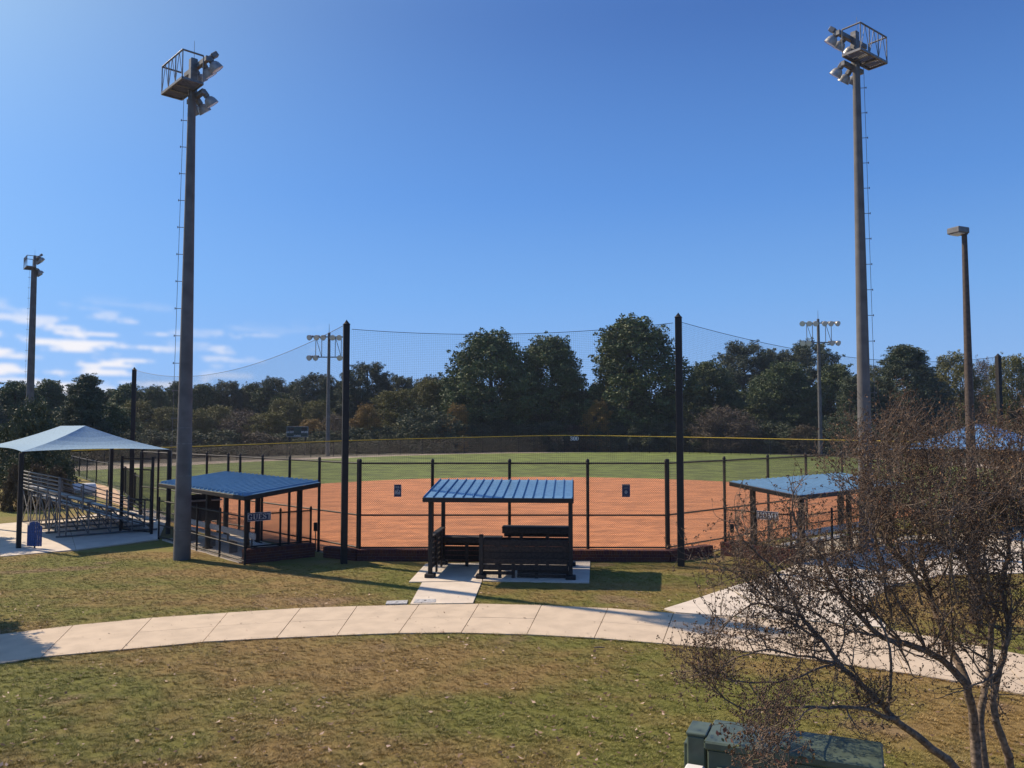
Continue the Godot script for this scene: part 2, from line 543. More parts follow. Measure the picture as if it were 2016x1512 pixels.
	var stand := Node3D.new()
	stand.name = "bleacher_pavement"
	stand.set_meta("kind", "structure")
	add_child(stand)
	for q in [[[-300, 1138], [0, 1098], [-10, 1034], [-300, 1040]], [[1, 1098], [149, 1084.5], [131, 1022], [-9, 1034]], [[150, 1084.5], [312, 1064], [330, 1020], [300, 1003], [220, 1010], [132, 1022]]]:
		mb = MB.new()
		pave(mb, pxs(q), -0.05, 0.040)
		part(stand, "slab", mb, M.concrete_new)
	# lids of two valve boxes beside the walkway
	for q in [[[[762, 1187.5], [803, 1186], [801, 1192.5], [759, 1193.5]], "pale concrete valve box lid in grass beside shelter walkway", 0.05], [[[818, 1184.5], [858, 1184], [857, 1190], [814, 1191]], "pale lid set flush into the shelter walkway", 0.053]]:
		var lid := thing("valve_box", q[1], "utility lid")
		mb = MB.new()
		pave(mb, pxs(q[0]), -0.05, q[2])
		part(lid, "lid", mb, M.offwhite)
		var c := Vector3.ZERO
		for p in pxs(q[0]): c += p * 0.25
		mb = MB.new()
		mb.box(T(c + Vector3(0, q[2] + 0.003, 0)), Vector3(0.05, 0.006, 0.02))
		part(lid, "lift_slot", mb, M.black)
func arc_fence(inset := 0.0) -> Array:
	var r := []
	for a in [[-44.0, 74.0], [-40.5, 81.0], [-35.5, 88.0], [-29.5, 96.0], [-23.0, 105.0], [-15.5, 113.0], [-7.0, 119.5], [1.0, 123.6], [8.0, 125.2], [15.0, 123.6], [23.0, 119.0], [30.5, 113.5], [37.0, 108.0], [42.5, 102.0], [46.5, 93.0], [48.5, 83.0], [49.0, 73.0]]:
		r.append(V(a[0], a[1] - inset))
	return r

# ---------------------------------------------------------------- brick walls, chain link fences, nets
func brick_wall(label: String, a: Vector3, b: Vector3, thick: float, courses: int) -> Node3D:
	# a to b is the face that looks to the left of the way from a to b
	var L := a.distance_to(b)
	var fr := frame(a, b - a)                                   # z of the frame points to the right of a -> b
	var w := thing("brick_wall", label, "brick wall", fr)
	var mb := MB.new()
	var top := courses * 0.0735
	mb.box(T(Vector3(L * 0.5, (top - 0.02) * 0.5 + 0.0, -thick * 0.5)), Vector3(L - 0.03, top + 0.09, thick - 0.024))
	part(w, "mortar_core", mb, M.mortar)
	var meshes := []
	for k in 5:
		mb = MB.new()
		mb.bevel_box(Transform3D.IDENTITY, Vector3(0.198, 0.0625, thick), 0.004)
		meshes.append(mb.mesh(M.bricks[k]))
	var caps := []
	for k in 5:
		mb = MB.new()
		mb.bevel_box(Transform3D.IDENTITY, Vector3(0.0625, 0.105, thick + 0.02), 0.004)
		caps.append(mb.mesh(M.bricks[k]))
	for r in courses:
		var x := 0.0
		var first := true
		while x < L - 0.02:
			var len := 0.208
			if first and r % 2 == 1: len = 0.104
			first = false
			len = minf(len, L - x)
			if len > 0.03:
				var o := inst(w, "brick", meshes[rng.randi() % 5], T(Vector3(x + len * 0.5, r * 0.0735 + 0.030, -thick * 0.5 + rng.randf_range(-0.002, 0.002))))
				o.scale = Vector3((len - 0.010) / 0.198, 1, 1)
			x += len
	var m := int(L / 0.0725)
	for k in m:
		inst(w, "cap_brick", caps[rng.randi() % 5], T(Vector3((k + 0.5) * L / m, top + 0.052, -thick * 0.5 + rng.randf_range(-0.003, 0.003))))
	return w

func links(mb: MB, a: Vector3, b: Vector3, y0a: float, y1a: float, y0b: float, y1b: float, pitch: float, r: float) -> void:
	# two families of slanting wires fill the upright panel between a and b
	var L := Vector2(a.x - b.x, a.z - b.z).length()
	var h := maxf(y1a - y0a, y1b - y0b)
	var sl := 0.95
	var k := -h * sl
	while k < L:
		for s in 2:
			var t0 := clampf(k / L, 0.0, 1.0)
			var t1 := clampf((k + h * sl) / L, 0.0, 1.0)
			if t1 > t0:
				var f0 := (t0 * L - k) / (h * sl)
				var f1 := (t1 * L - k) / (h * sl)
				if s == 1:
					f0 = 1.0 - f0; f1 = 1.0 - f1
				var p := a.lerp(b, t0)
				var q := a.lerp(b, t1)
				p.y = lerpf(lerpf(y0a, y0b, t0), lerpf(y1a, y1b, t0), f0)
				q.y = lerpf(lerpf(y0a, y0b, t1), lerpf(y1a, y1b, t1), f1)
				mb.tube(p, q, r, r, 3, false)
		k += pitch
func fence(called: String, label: String, category: String, pts: Array, tops: Array, y0: float, rails: Array, post_r: float, rail_r: float, pitch: float, wire_r: float, m_post: Material, group := "", cap: Material = null, foot := 0.0) -> Node3D:
	var f := thing(called, label, category, Transform3D.IDENTITY, group)
	var off := Vector3(0, 0, 0)
	for i in pts.size():
		var p: Vector3 = pts[i]
		var mb := MB.new()
		var top: float = tops[i]
		mb.tube(p + Vector3(0, y0 - foot, 0), p + Vector3(0, top + 0.02, 0), post_r, post_r, 10)
		mb.lathe(T(p + Vector3(0, top + 0.02, 0)), [Vector2(post_r * 1.18, 0), Vector2(post_r * 1.18, 0.03), Vector2(post_r * 0.8, 0.065), Vector2(0.0, 0.085)], 10)
		part(f, "post", mb, m_post)
	var net := MB.new()
	for i in pts.size() - 1:
		var a: Vector3 = pts[i]
		var b: Vector3 = pts[i + 1]
		var side := (b - a).cross(Vector3.UP).normalized() * (post_r + wire_r + 0.004)
		for h in rails:
			var mb := MB.new()
			var ha: float = tops[i] - 0.03 if h < 0 else float(h)
			var hb: float = tops[i + 1] - 0.03 if h < 0 else float(h)
			mb.tube(a + Vector3(0, ha, 0), b + Vector3(0, hb, 0), rail_r, rail_r, 8, false)
			part(f, "top_rail" if h < 0 else "rail", mb, m_post)
		if cap:
			var mb := MB.new()
			mb.tube(a + Vector3(0, tops[i] + 0.03, 0), b + Vector3(0, tops[i + 1] + 0.03, 0), 0.055, 0.055, 8, false)
			part(f, "yellow_cap", mb, cap)
		links(net, a + side, b + side, y0 + 0.03, tops[i] + 0.02, y0 + 0.03, tops[i + 1] + 0.02, pitch, wire_r)
	var o := part(f, "chain_link_mesh", net, M.wire)
	o.set_meta("kind", "stuff")
	return f
func same(v: float, n: int) -> Array:
	var r := []
	for i in n: r.append(v)
	return r
func net_panel(mb: MB, a: Vector3, b: Vector3, y0: float, ya: float, yb: float, sag: float, cell: float, r: float) -> void:
	var L := Vector2(a.x - b.x, a.z - b.z).length()
	var n := int(L / cell)
	var seg := 18
	for i in n + 1:
		var t := float(i) / n
		var p := a.lerp(b, t)
		var top := lerpf(ya, yb, t) - sag * 4.0 * t * (1.0 - t)
		mb.tube(Vector3(p.x, y0, p.z), Vector3(p.x, top, p.z), r, r, 3, false)
	var rows := int((maxf(ya, yb) - y0) / cell)
	for j in rows + 1:
		var f := float(j) / rows
		for s in seg:
			var t0 := float(s) / seg
			var t1 := float(s + 1) / seg
			var p := a.lerp(b, t0)
			var q := a.lerp(b, t1)
			p.y = lerpf(y0, lerpf(ya, yb, t0) - sag * 4.0 * t0 * (1.0 - t0), f)
			q.y = lerpf(y0, lerpf(ya, yb, t1) - sag * 4.0 * t1 * (1.0 - t1), f)
			mb.tube(p, q, r, r, 3, false)
func build_walls_and_fences() -> void:
	# outline of the low brick wall
	var A := V(-7.22, 22.25)
	var B := V(-5.65, 23.55)
	var C := V(-4.32, 22.80)
	var D := V(4.36, 22.62)
	var E := V(6.05, 23.85)
	var F := V(7.62, 22.2)
	brick_wall("low brick wall with soldier cap below the backstop behind the shelter", C, D, 0.30, 3)
	brick_wall("short brick wall below the fence that carries the GUEST sign", A, B, 0.28, 4)
	brick_wall("short brick wall between the backstop and the GUEST dugout corner", B + (C - B).normalized() * 0.30, C - (C - B).normalized() * 0.03, 0.28, 3)
	brick_wall("short brick wall between the backstop and the HOME dugout corner", D + (E - D).normalized() * 0.03, E - (E - D).normalized() * 0.30, 0.28, 3)
	brick_wall("short brick wall below the fence that carries the HOME sign", E, F, 0.28, 4)
	var wt := 0.32
	# backstop
	fence("backstop_fence", "tall black chain link backstop fence on the brick wall behind the shelter", "fence", [V(-4.28, 23.0), V(-2.24, 23.0), V(-0.07, 23.0), V(2.13, 23.0), V(4.34, 22.98)], same(2.74, 5), wt, [-1.0, 1.26, 0.36], 0.045, 0.024, 0.058, 0.0031, M.black)
	var lw := [V(-4.34, 23.06)]
	for p in [[-5.78, 24.5], [-7.0, 25.7], [-8.24, 26.96], [-9.35, 28.07], [-9.98, 28.7], [-11.2, 29.95], [-12.9, 31.6], [-14.3, 33.0], [-15.5, 34.2]]: lw.append(V(p[0], p[1]))
	fence("wing_fence", "tall black chain link fence running from backstop past the GUEST dugout", "fence", lw, same(2.74, lw.size()), wt - 0.3, [-1.0, 1.26, 0.36], 0.042, 0.024, 0.058, 0.0031, M.black)
	var rw := [V(4.40, 23.05)]
	for p in [[6.5, 25.0], [8.4, 26.8], [10.3, 28.6], [12.3, 30.4], [14.2, 32.2], [16.1, 34.0], [18.0, 35.8]]: rw.append(V(p[0], p[1]))
	fence("wing_fence", "tall black chain link fence running from backstop past the HOME dugout", "fence", rw, same(2.74, rw.size()), wt - 0.3, [-1.0, 1.26, 0.36], 0.042, 0.024, 0.058, 0.0031, M.black)
	# low fences of the dugouts
	var bi := (B - A).normalized()
	var na := bi.cross(Vector3.UP)                                 # to the right of A -> B, towards the lawn
	var a1 := A - na * 0.12 + bi * 0.05
	fence("low_fence", "waist-high chain link fence on brick wall beside the GUEST sign", "fence", [a1, a1 + bi * 0.98, a1 + bi * 1.9], same(1.36, 3), 0.40, [-1.0, 0.46], 0.03, 0.02, 0.058, 0.0031, M.black)
	var fi := (F - E).normalized()
	var e1 := E - fi.cross(Vector3.UP) * 0.12 + fi * 0.1
	fence("low_fence", "waist-high chain link fence on brick wall beside the HOME sign", "fence", [e1, e1 + fi * 1.0, e1 + fi * 2.05], same(1.36, 3), 0.40, [-1.0, 0.46], 0.03, 0.02, 0.058, 0.0031, M.black)
	var rl := [gp(481.5, 1114), gp(432, 1098.5), gp(387, 1085), gp(347, 1073), gp(312, 1063.5)]
	fence("low_fence", "waist-high black fence along the back of the GUEST dugout", "fence", rl, same(1.33, 5), 0.02, [-1.0, 0.50, 0.12], 0.03, 0.02, 0.058, 0.0024, M.black)
	var rr := [V(7.75, 22.2), V(9.2, 23.55), V(10.7, 24.9), V(12.2, 26.25)]
	fence("low_fence", "waist-high black fence along the back of the HOME dugout", "fence", rr, same(1.33, 4), 0.02, [-1.0, 0.50, 0.12], 0.03, 0.02, 0.058, 0.0024, M.black)
	# foul line fence, gate and outfield fence
	var fl := []
	for p in [[-16.6, 36.6], [-18.0, 39.0], [-19.6, 42.0], [-21.4, 45.2], [-23.2, 48.5], [-25.5, 51.6], [-27.9, 54.8], [-30.2, 58.0], [-32.5, 61.3], [-34.7, 64.5], [-37.0, 67.8], [-39.3, 70.6]]: fl.append(V(p[0], p[1]))
	fence("foul_line_fence", "chest-high chain link fence along the left foul line behind the bleachers", "fence", fl, same(1.5, fl.size()), 0.03, [-1.0, 0.1], 0.04, 0.022, 0.09, 0.0024, M.black)
	var of := arc_fence()
	var pp := []
	var tt := []
	var hs := [1.5, 1.55, 1.65, 1.8, 2.0, 2.15, 2.3, 2.45, 2.55, 2.5, 2.4, 2.3, 2.2, 2.15, 2.1, 2.1, 2.1]
	for i in of.size() - 1:
		for k in 3:
			pp.append(of[i].lerp(of[i + 1], k / 3.0)); tt.append(lerpf(hs[i], hs[i + 1], k / 3.0))
	pp.append(of[of.size() - 1]); tt.append(2.1)
	fence("outfield_fence", "long chain link outfield fence with yellow cap in front of the trees", "fence", pp, tt, 0.03, [-1.0], 0.04, 0.025, 0.14, 0.0055, M.black, "", M.yellow)
	gate(V(-15.6, 34.3), V(-16.5, 36.4), "open black chain link gate between wing fence and foul line fence")
	gate(V(-14.0, 29.3), V(-12.5, 28.4), "black chain link gate beside the bleachers at the dugout end")
	# poles of the ball net, and the net
	var p1 := gp(677, 1111)
	var p2 := gp(1341, 1116.5)
	var p0 := V(-17.0, 36.5)
	var p3 := V(19.2, 32.0)
	var t1 := hz(640, -p1.z)
	var t2 := hz(626, -p2.z)
	var t0 := hz(729, 36.5)
	var t3 := hz(703, 32.0)
	var labels := ["tall black square net pole at the corner of the brick wall towards GUEST dugout", "tall black square net pole at the corner of the brick wall towards HOME dugout", "black net pole rising behind the bleacher canopy by the gate", "black net pole rising beyond the brown lamp post"]
	var i := 0
	for q in [[p1, t1, 0.085], [p2, t2, 0.088], [p0, t0, 0.09], [p3, t3, 0.085]]:
		var o := thing("net_pole", labels[i], "pole", T(q[0], 0.35 if i != 1 else -0.3))
		var mb := MB.new()
		mb.bevel_box(T(Vector3(0, q[1] * 0.5, 0)), Vector3(q[2] * 2, q[1], q[2] * 2), 0.012)
		part(o, "shaft", mb, M.bronze)
		mb = MB.new()
		mb.bevel_box(T(Vector3(0, q[1] + 0.015, 0)), Vector3(q[2] * 2.15, 0.03, q[2] * 2.15), 0.006)
		mb.lathe(T(Vector3(0, q[1] + 0.03, 0), PI / 4), [Vector2(q[2] * 1.3, 0), Vector2(0, 0.12)], 4)
		part(o, "cap", mb, M.bronze)
		mb = MB.new()
		mb.tube(Vector3(0, q[1] + 0.03, 0), Vector3(0, q[1] + 0.14, 0), 0.014, 0.014, 6)
		mb.tube(Vector3(0, q[1] - 0.1, 0), Vector3(0, q[1] - 0.1, -q[2] - 0.05), 0.012, 0.012, 6)
		part(o, "eye_bolt", mb, M.galv)
		i += 1
	var net := thing("ball_net", "fine black safety net hung above the backstop fence between four poles", "net")
	var ends := [[p0 + Vector3(0.1, 0, 0.1), p1 + Vector3(-0.1, 0, -0.1), t0, t1, 0.75, 0.0012], [p1 + Vector3(0.12, 0, -0.12), p2 + Vector3(-0.12, 0, -0.12), t1 - 0.1, t2 - 0.12, 0.22, 0.0015], [p2 + Vector3(0.1, 0, -0.12), p3 + Vector3(-0.1, 0, 0.1), t2 - 0.1, t3, 0.55, 0.0014]]
	for e in ends:
		var mb := MB.new()
		net_panel(mb, e[0], e[1], 2.76, e[2], e[3], e[4], 0.052, e[5])
		var o := part(net, "netting", mb, M.net)
		o.set_meta("kind", "stuff")
		mb = MB.new()
		for s in 24:
			var a := float(s) / 24
			var b := float(s + 1) / 24
			var q0: Vector3 = (e[0] as Vector3).lerp(e[1], a)
			var q1: Vector3 = (e[0] as Vector3).lerp(e[1], b)
			q0.y = lerpf(e[2], e[3], a) - e[4] * 4 * a * (1 - a)
			q1.y = lerpf(e[2], e[3], b) - e[4] * 4 * b * (1 - b)
			mb.tube(q0, q1, 0.008, 0.008, 5, false)
		part(net, "cable", mb, M.black)
	# signs on the backstop
	var s1 := pz(783, 966, 22.93)
	var sg := thing("field_sign", "navy sign reading FIELD 2 hung on the backstop fence", "sign", T(s1))
	var mb := MB.new()
	mb.bevel_box(T(Vector3.ZERO), Vector3(0.205, 0.345, 0.008), 0.002)
	part(sg, "panel", mb, M.navy)
	border(sg, 0.205, 0.345, 0.006, 0.006)
	lettering(sg, "FIELD", 0.058, Vector3(0, 0.098, 0.006), M.offwhite, 0.9)
	mb = MB.new()
	mb.tube(Vector3(0, -0.045, 0.004), Vector3(0, -0.045, 0.007), 0.078, 0.078, 28)
	part(sg, "disc", mb, M.offwhite)
	lettering(sg, "2", 0.135, Vector3(0, -0.045, 0.010), M.navy, 0.9)
	var s2 := pz(1232.5, 966, 22.92)
	sg = thing("rules_sign", "dark sign with a pale header strip and round emblem on backstop fence", "sign", T(s2))
	mb = MB.new()
	mb.bevel_box(T(Vector3.ZERO), Vector3(0.225, 0.355, 0.008), 0.002)
	part(sg, "panel", mb, M.navy)
	border(sg, 0.225, 0.355, 0.005, 0.006)
	mb = MB.new()
	mb.box(T(Vector3(0, 0.148, 0.006)), Vector3(0.19, 0.03, 0.003))
	mb.box(T(Vector3(0, 0.06, 0.006)), Vector3(0.15, 0.012, 0.003))
	mb.box(T(Vector3(0, 0.09, 0.006)), Vector3(0.12, 0.012, 0.003))
	mb.box(T(Vector3(0, -0.125, 0.006)), Vector3(0.14, 0.012, 0.003))
	part(sg, "print", mb, M.galv)
	mb = MB.new()
	mb.tube(Vector3(0, -0.04, 0.004), Vector3(0, -0.04, 0.007), 0.042, 0.042, 24)
	part(sg, "emblem", mb, M.offwhite)
	mb = MB.new()
	for k in 3: mb.tube(Vector3(cos(TAU * k / 3 + 0.6) * 0.02, -0.04 + sin(TAU * k / 3 + 0.6) * 0.02, 0.0065), Vector3(cos(TAU * k / 3 + 0.6) * 0.02, -0.04 + sin(TAU * k / 3 + 0.6) * 0.02, 0.0085), 0.011, 0.011, 10)
	part(sg, "emblem_mark", mb, M.navy)
	# GUEST and HOME
	name_sign("GUEST", A + na * 0.0, bi, 0.06, "navy sign reading GUEST on the low dugout fence")
	name_sign("HOME", E + fi.cross(Vector3.UP) * 0.0, fi, 1.16, "navy sign reading HOME on the low dugout fence behind branches")
	# distance mark
	var s3 := V(8.0, 125.0)
	sg = thing("distance_sign", "small blue sign reading 300 below the yellow fence cap", "sign", T(Vector3(9.55, 2.12, -124.72)))
	mb = MB.new()
	mb.box(T(Vector3.ZERO), Vector3(0.98, 0.62, 0.03))
	part(sg, "panel", mb, M.blue_plastic)
	lettering(sg, "300", 0.60, Vector3(0, 0, 0.022), M.white, 1.0)
	# small black box fixed beside the dugouts
	for q in [[pz(621.5, 1037, 24.1), "small black switch box on post beside the GUEST dugout"], [pz(1441, 1040, 24.2), "small black switch box on post beside the HOME dugout"]]:
		var o := thing("switch_box", q[1], "box", T(q[0]))
		mb = MB.new()
		mb.bevel_box(T(Vector3.ZERO), Vector3(0.11, 0.25, 0.08), 0.01)
		part(o, "case", mb, M.black)
		mb = MB.new()
		mb.tube(Vector3(0, -0.12, 0), Vector3(0, -0.7, 0), 0.015, 0.015, 6)
		part(o, "conduit", mb, M.black)
func border(o: Node, w: float, h: float, t: float, z: float) -> void:
	var mb := MB.new()
	mb.box(T(Vector3(0, h * 0.5 - t * 0.5, z)), Vector3(w, t, 0.004)); mb.box(T(Vector3(0, -h * 0.5 + t * 0.5, z)), Vector3(w, t, 0.004))
	mb.box(T(Vector3(w * 0.5 - t * 0.5, 0, z)), Vector3(t, h - 2 * t, 0.004)); mb.box(T(Vector3(-w * 0.5 + t * 0.5, 0, z)), Vector3(t, h - 2 * t, 0.004))
	part(o, "border", mb, M.offwhite)
func lettering(o: Node, text: String, size: float, at: Vector3, m: Material, squeeze: float) -> void:
	var t := TextMesh.new()
	var f := SystemFont.new()
	f.font_names = PackedStringArray(["Droid Serif"])
	f.font_weight = 700
	t.font = f
	t.text = text
	t.font_size = 96
	t.pixel_size = size / 70.0
	t.depth = 0.004
	t.curve_step = 2.0
	t.material = m
	var i := inst(o, "lettering", t, T(at))
	i.scale = Vector3(squeeze, 1, 1)
func name_sign(text: String, a: Vector3, dir: Vector3, along: float, label: String) -> void:
	var w := 0.66
	var out := dir.cross(Vector3.UP) * 0.02
	var o := thing("dugout_sign", label, "sign", frame(a + dir * (along + w * 0.5) + out - dir.cross(Vector3.UP) * 0.085 + Vector3(0, 1.27, 0), dir))
	var mb := MB.new()
	mb.bevel_box(T(Vector3.ZERO), Vector3(w, 0.235, 0.014), 0.003)
	part(o, "panel", mb, M.navy)
	border(o, w, 0.235, 0.012, 0.009)
	lettering(o, text, 0.155, Vector3(0, 0, 0.010), M.offwhite, 0.95)
func gate(a: Vector3, b: Vector3, label: String) -> void:
	var g := thing("gate", label, "gate")
	var mb: MB
	for p in [a, b]:
		mb = MB.new()
		mb.tube(p, p + Vector3(0, 2.7, 0), 0.05, 0.05, 10)
		part(g, "post", mb, M.black)
	var x := (b - a).normalized()
	var p0 := a + x * 0.09
	var p1 := b - x * 0.09
	mb = MB.new()
	for h in [0.1, 1.2, 2.25]: mb.tube(p0 + Vector3(0, h, 0), p1 + Vector3(0, h, 0), 0.022, 0.022, 8)
	for p in [p0, p1]: mb.tube(p + Vector3(0, 0.1, 0), p + Vector3(0, 2.25, 0), 0.022, 0.022, 8)
	part(g, "leaf_frame", mb, M.black)
	mb = MB.new()
	links(mb, p0, p1, 0.1, 2.25, 0.1, 2.25, 0.058, 0.0031)
	part(g, "chain_link_mesh", mb, M.wire).set_meta("kind", "stuff")
	mb = MB.new()
	mb.tube(a + Vector3(0, 2.62, 0), b + Vector3(0, 2.62, 0), 0.024, 0.024, 8)
	part(g, "header_rail", mb, M.black)

# ---------------------------------------------------------------- dugouts and shelter
func slope_quad(mb: MB, u0: float, u1: float, v0: float, v1: float, f: Callable, t: float) -> void:
	var p := []
	for q in [[u0, v0], [u1, v0], [u1, v1], [u0, v1]]: p.append(f.call(q[0], q[1]))
	var d := Vector3(0, -t, 0)
	mb.quad_out(p[0], p[1], p[2], p[3], Vector3.UP)
	mb.quad_out(p[0] + d, p[1] + d, p[2] + d, p[3] + d, Vector3.DOWN)
	var c: Vector3 = (p[0] + p[1] + p[2] + p[3]) * 0.25
	for i in 4:
		var a: Vector3 = p[i]
		var b: Vector3 = p[(i + 1) % 4]
		mb.quad_out(a + d, b + d, b, a, (a + b) * 0.5 - c)
func dugout(label: String, P: Vector3, u: Vector3, v: Vector3, L: float, D: float, lo: float, hi: float, rib: float) -> void:
	var o := thing("dugout", label, "dugout", T(P))
	var at := func(a: float, b: float) -> Vector3: return u * a + v * b + Vector3(0, lerpf(lo, hi, b / D), 0)
	var n := int(L / 0.305)
	var w := L / n
	for i in n:
		var mb := MB.new()
		slope_quad(mb, i * w + 0.001, (i + 1) * w - 0.001, 0, D, at, 0.012)
		part(o, "roof_panel", mb, M.roof)
		mb = MB.new()
		var q := []
		for e in [0.0, D]:
			for k in [[-0.026, 0.0], [-0.018, rib], [0.018, rib], [0.026, 0.0]]:
				q.append((at.call(i * w + k[0] + w * 0.5, e) as Vector3) + Vector3(0, k[1] + 0.001, 0))
		for k in 3: mb.quad_out(q[k], q[k + 1], q[k + 5], q[k + 4], Vector3.UP + u * (k - 1))
		mb.quad_out(q[0], q[1], q[2], q[3], -v); mb.quad_out(q[4], q[5], q[6], q[7], v)
		part(o, "roof_rib", mb, M.roof)
	var down := Vector3(0, -0.075, 0)
	for e in [[0.0, 0.0, L, 0.0], [0.0, D, L, D], [0.0, 0.0, 0.0, D], [L, 0.0, L, D]]:
		var mb := MB.new()
		var a: Vector3 = at.call(e[0], e[1])
		var b: Vector3 = at.call(e[2], e[3])
		var m := (a + b) * 0.5 + down
		mb.bevel_box(frame(m, b - a), Vector3(a.distance_to(b) + 0.02, 0.115, 0.05), 0.008)
		part(o, "fascia", mb, M.bronze)
	for k in 3:
		var a: float = [1.0, 3.85, 6.4][k]
		for b in [0.5, D - 0.12]:
			var p: Vector3 = at.call(a, b)
			var mb := MB.new()
			mb.bevel_box(frame(Vector3(p.x, (p.y - 0.02) * 0.5, p.z), u), Vector3(0.13, p.y - 0.03, 0.13), 0.01)
			part(o, "post", mb, M.bronze)
			mb = MB.new()
			mb.bevel_box(frame(Vector3(p.x, 0.07, p.z), u), Vector3(0.24, 0.05, 0.24), 0.008)
			part(o, "base_plate", mb, M.bronze)
		var r := MB.new()
		var p0: Vector3 = at.call(a, 0.05)
		var p1: Vector3 = at.call(a, D - 0.05)
		r.bevel_box(frame((p0 + p1) * 0.5 - Vector3(0, 0.10, 0), p1 - p0), Vector3(p0.distance_to(p1), 0.12, 0.07), 0.008)
		part(o, "rafter", r, M.bronze)
	# slab
	var s := MB.new()
	var pts := []
	for q in [[0.72, 0.16], [L + 0.1, 0.16], [L + 0.1, D + 0.2], [0.72, D + 0.2]]: pts.append(u * q[0] + v * q[1])
	s.prism(pts, -0.05, 0.046)
	part(o, "floor_slab", s, M.concrete_new)
	var pl := PackedVector2Array()
	for p in pts: pl.append(Vector2(p.x + P.x, p.z + P.z))
	paved.append(pl)
func bench(label: String, P: Vector3, u: Vector3, v: Vector3, L: float) -> void:
	var o := thing("bench", label, "bench", T(P))
	var mb := MB.new()
	mb.bevel_box(frame(u * L * 0.5 + Vector3(0, 0.45, 0), u), Vector3(L, 0.045, 0.27), 0.012)
	part(o, "seat", mb, M.alu_paint)
	mb = MB.new()
	mb.bevel_box(frame(u * L * 0.5 - v * 0.2 + Vector3(0, 0.72, 0), u), Vector3(L, 0.17, 0.04), 0.012)
	part(o, "backrest", mb, M.alu_paint)
	for k in 4:
		var p := u * lerpf(0.3, L - 0.3, k / 3.0)
		mb = MB.new()
		mb.bevel_box(frame(p + Vector3(0, 0.24, 0), u), Vector3(0.05, 0.39, 0.24), 0.006)
		mb.bevel_box(frame(p - v * 0.17 + Vector3(0, 0.56, 0), u), Vector3(0.045, 0.42, 0.045), 0.006)
		part(o, "leg", mb, M.galv)
func build_dugouts() -> void:
	var u1 := V(-0.66, 0.75).normalized()
	var v1 := V(0.75, 0.66).normalized()
	var P1 := V(-7.1, 21.75)
	dugout("dugout shelter with dark ribbed blue roof beside the GUEST sign", P1, u1, v1, 6.8, 2.2, hz(976, 21.75), 2.17, 0.058)
	bench("white aluminium team bench under the GUEST dugout roof", P1 + u1 * 0.55 + v1 * 0.75, u1, v1, 5.6)
	var u2 := V(0.745, 0.67).normalized()
	var v2 := V(-0.67, 0.745).normalized()
	var P2 := V(7.72, 21.95)
	dugout("dugout shelter with pale blue roof beside the HOME sign", P2, u2, v2, 6.8, 2.15, hz(975, 21.95), 2.17, 0.018)
	bench("white aluminium team bench under the HOME dugout roof", P2 + u2 * 0.55 + v2 * 0.75, u2, v2, 5.6)
	# helmet rack boards at the far end of the guest dugout
	var o := thing("bat_rack", "dark bat rack board standing at the far end of GUEST dugout", "rack", frame(P1 + u1 * 6.35 + v1 * 1.1, v1))
	var mb := MB.new()
	mb.bevel_box(T(Vector3(0, 1.05, 0)), Vector3(1.5, 0.9, 0.05), 0.01)
	part(o, "board", mb, M.bronze)
	mb = MB.new()
	mb.bevel_box(T(Vector3(0, 1.3, 0.12)), Vector3(1.5, 0.05, 0.2), 0.01)
	part(o, "shelf", mb, M.alu)
	for x in [-0.7, 0.7]:
		mb = MB.new()
		mb.bevel_box(T(Vector3(x, 0.5, 0)), Vector3(0.08, 0.95, 0.08), 0.01)
		part(o, "leg", mb, M.bronze)

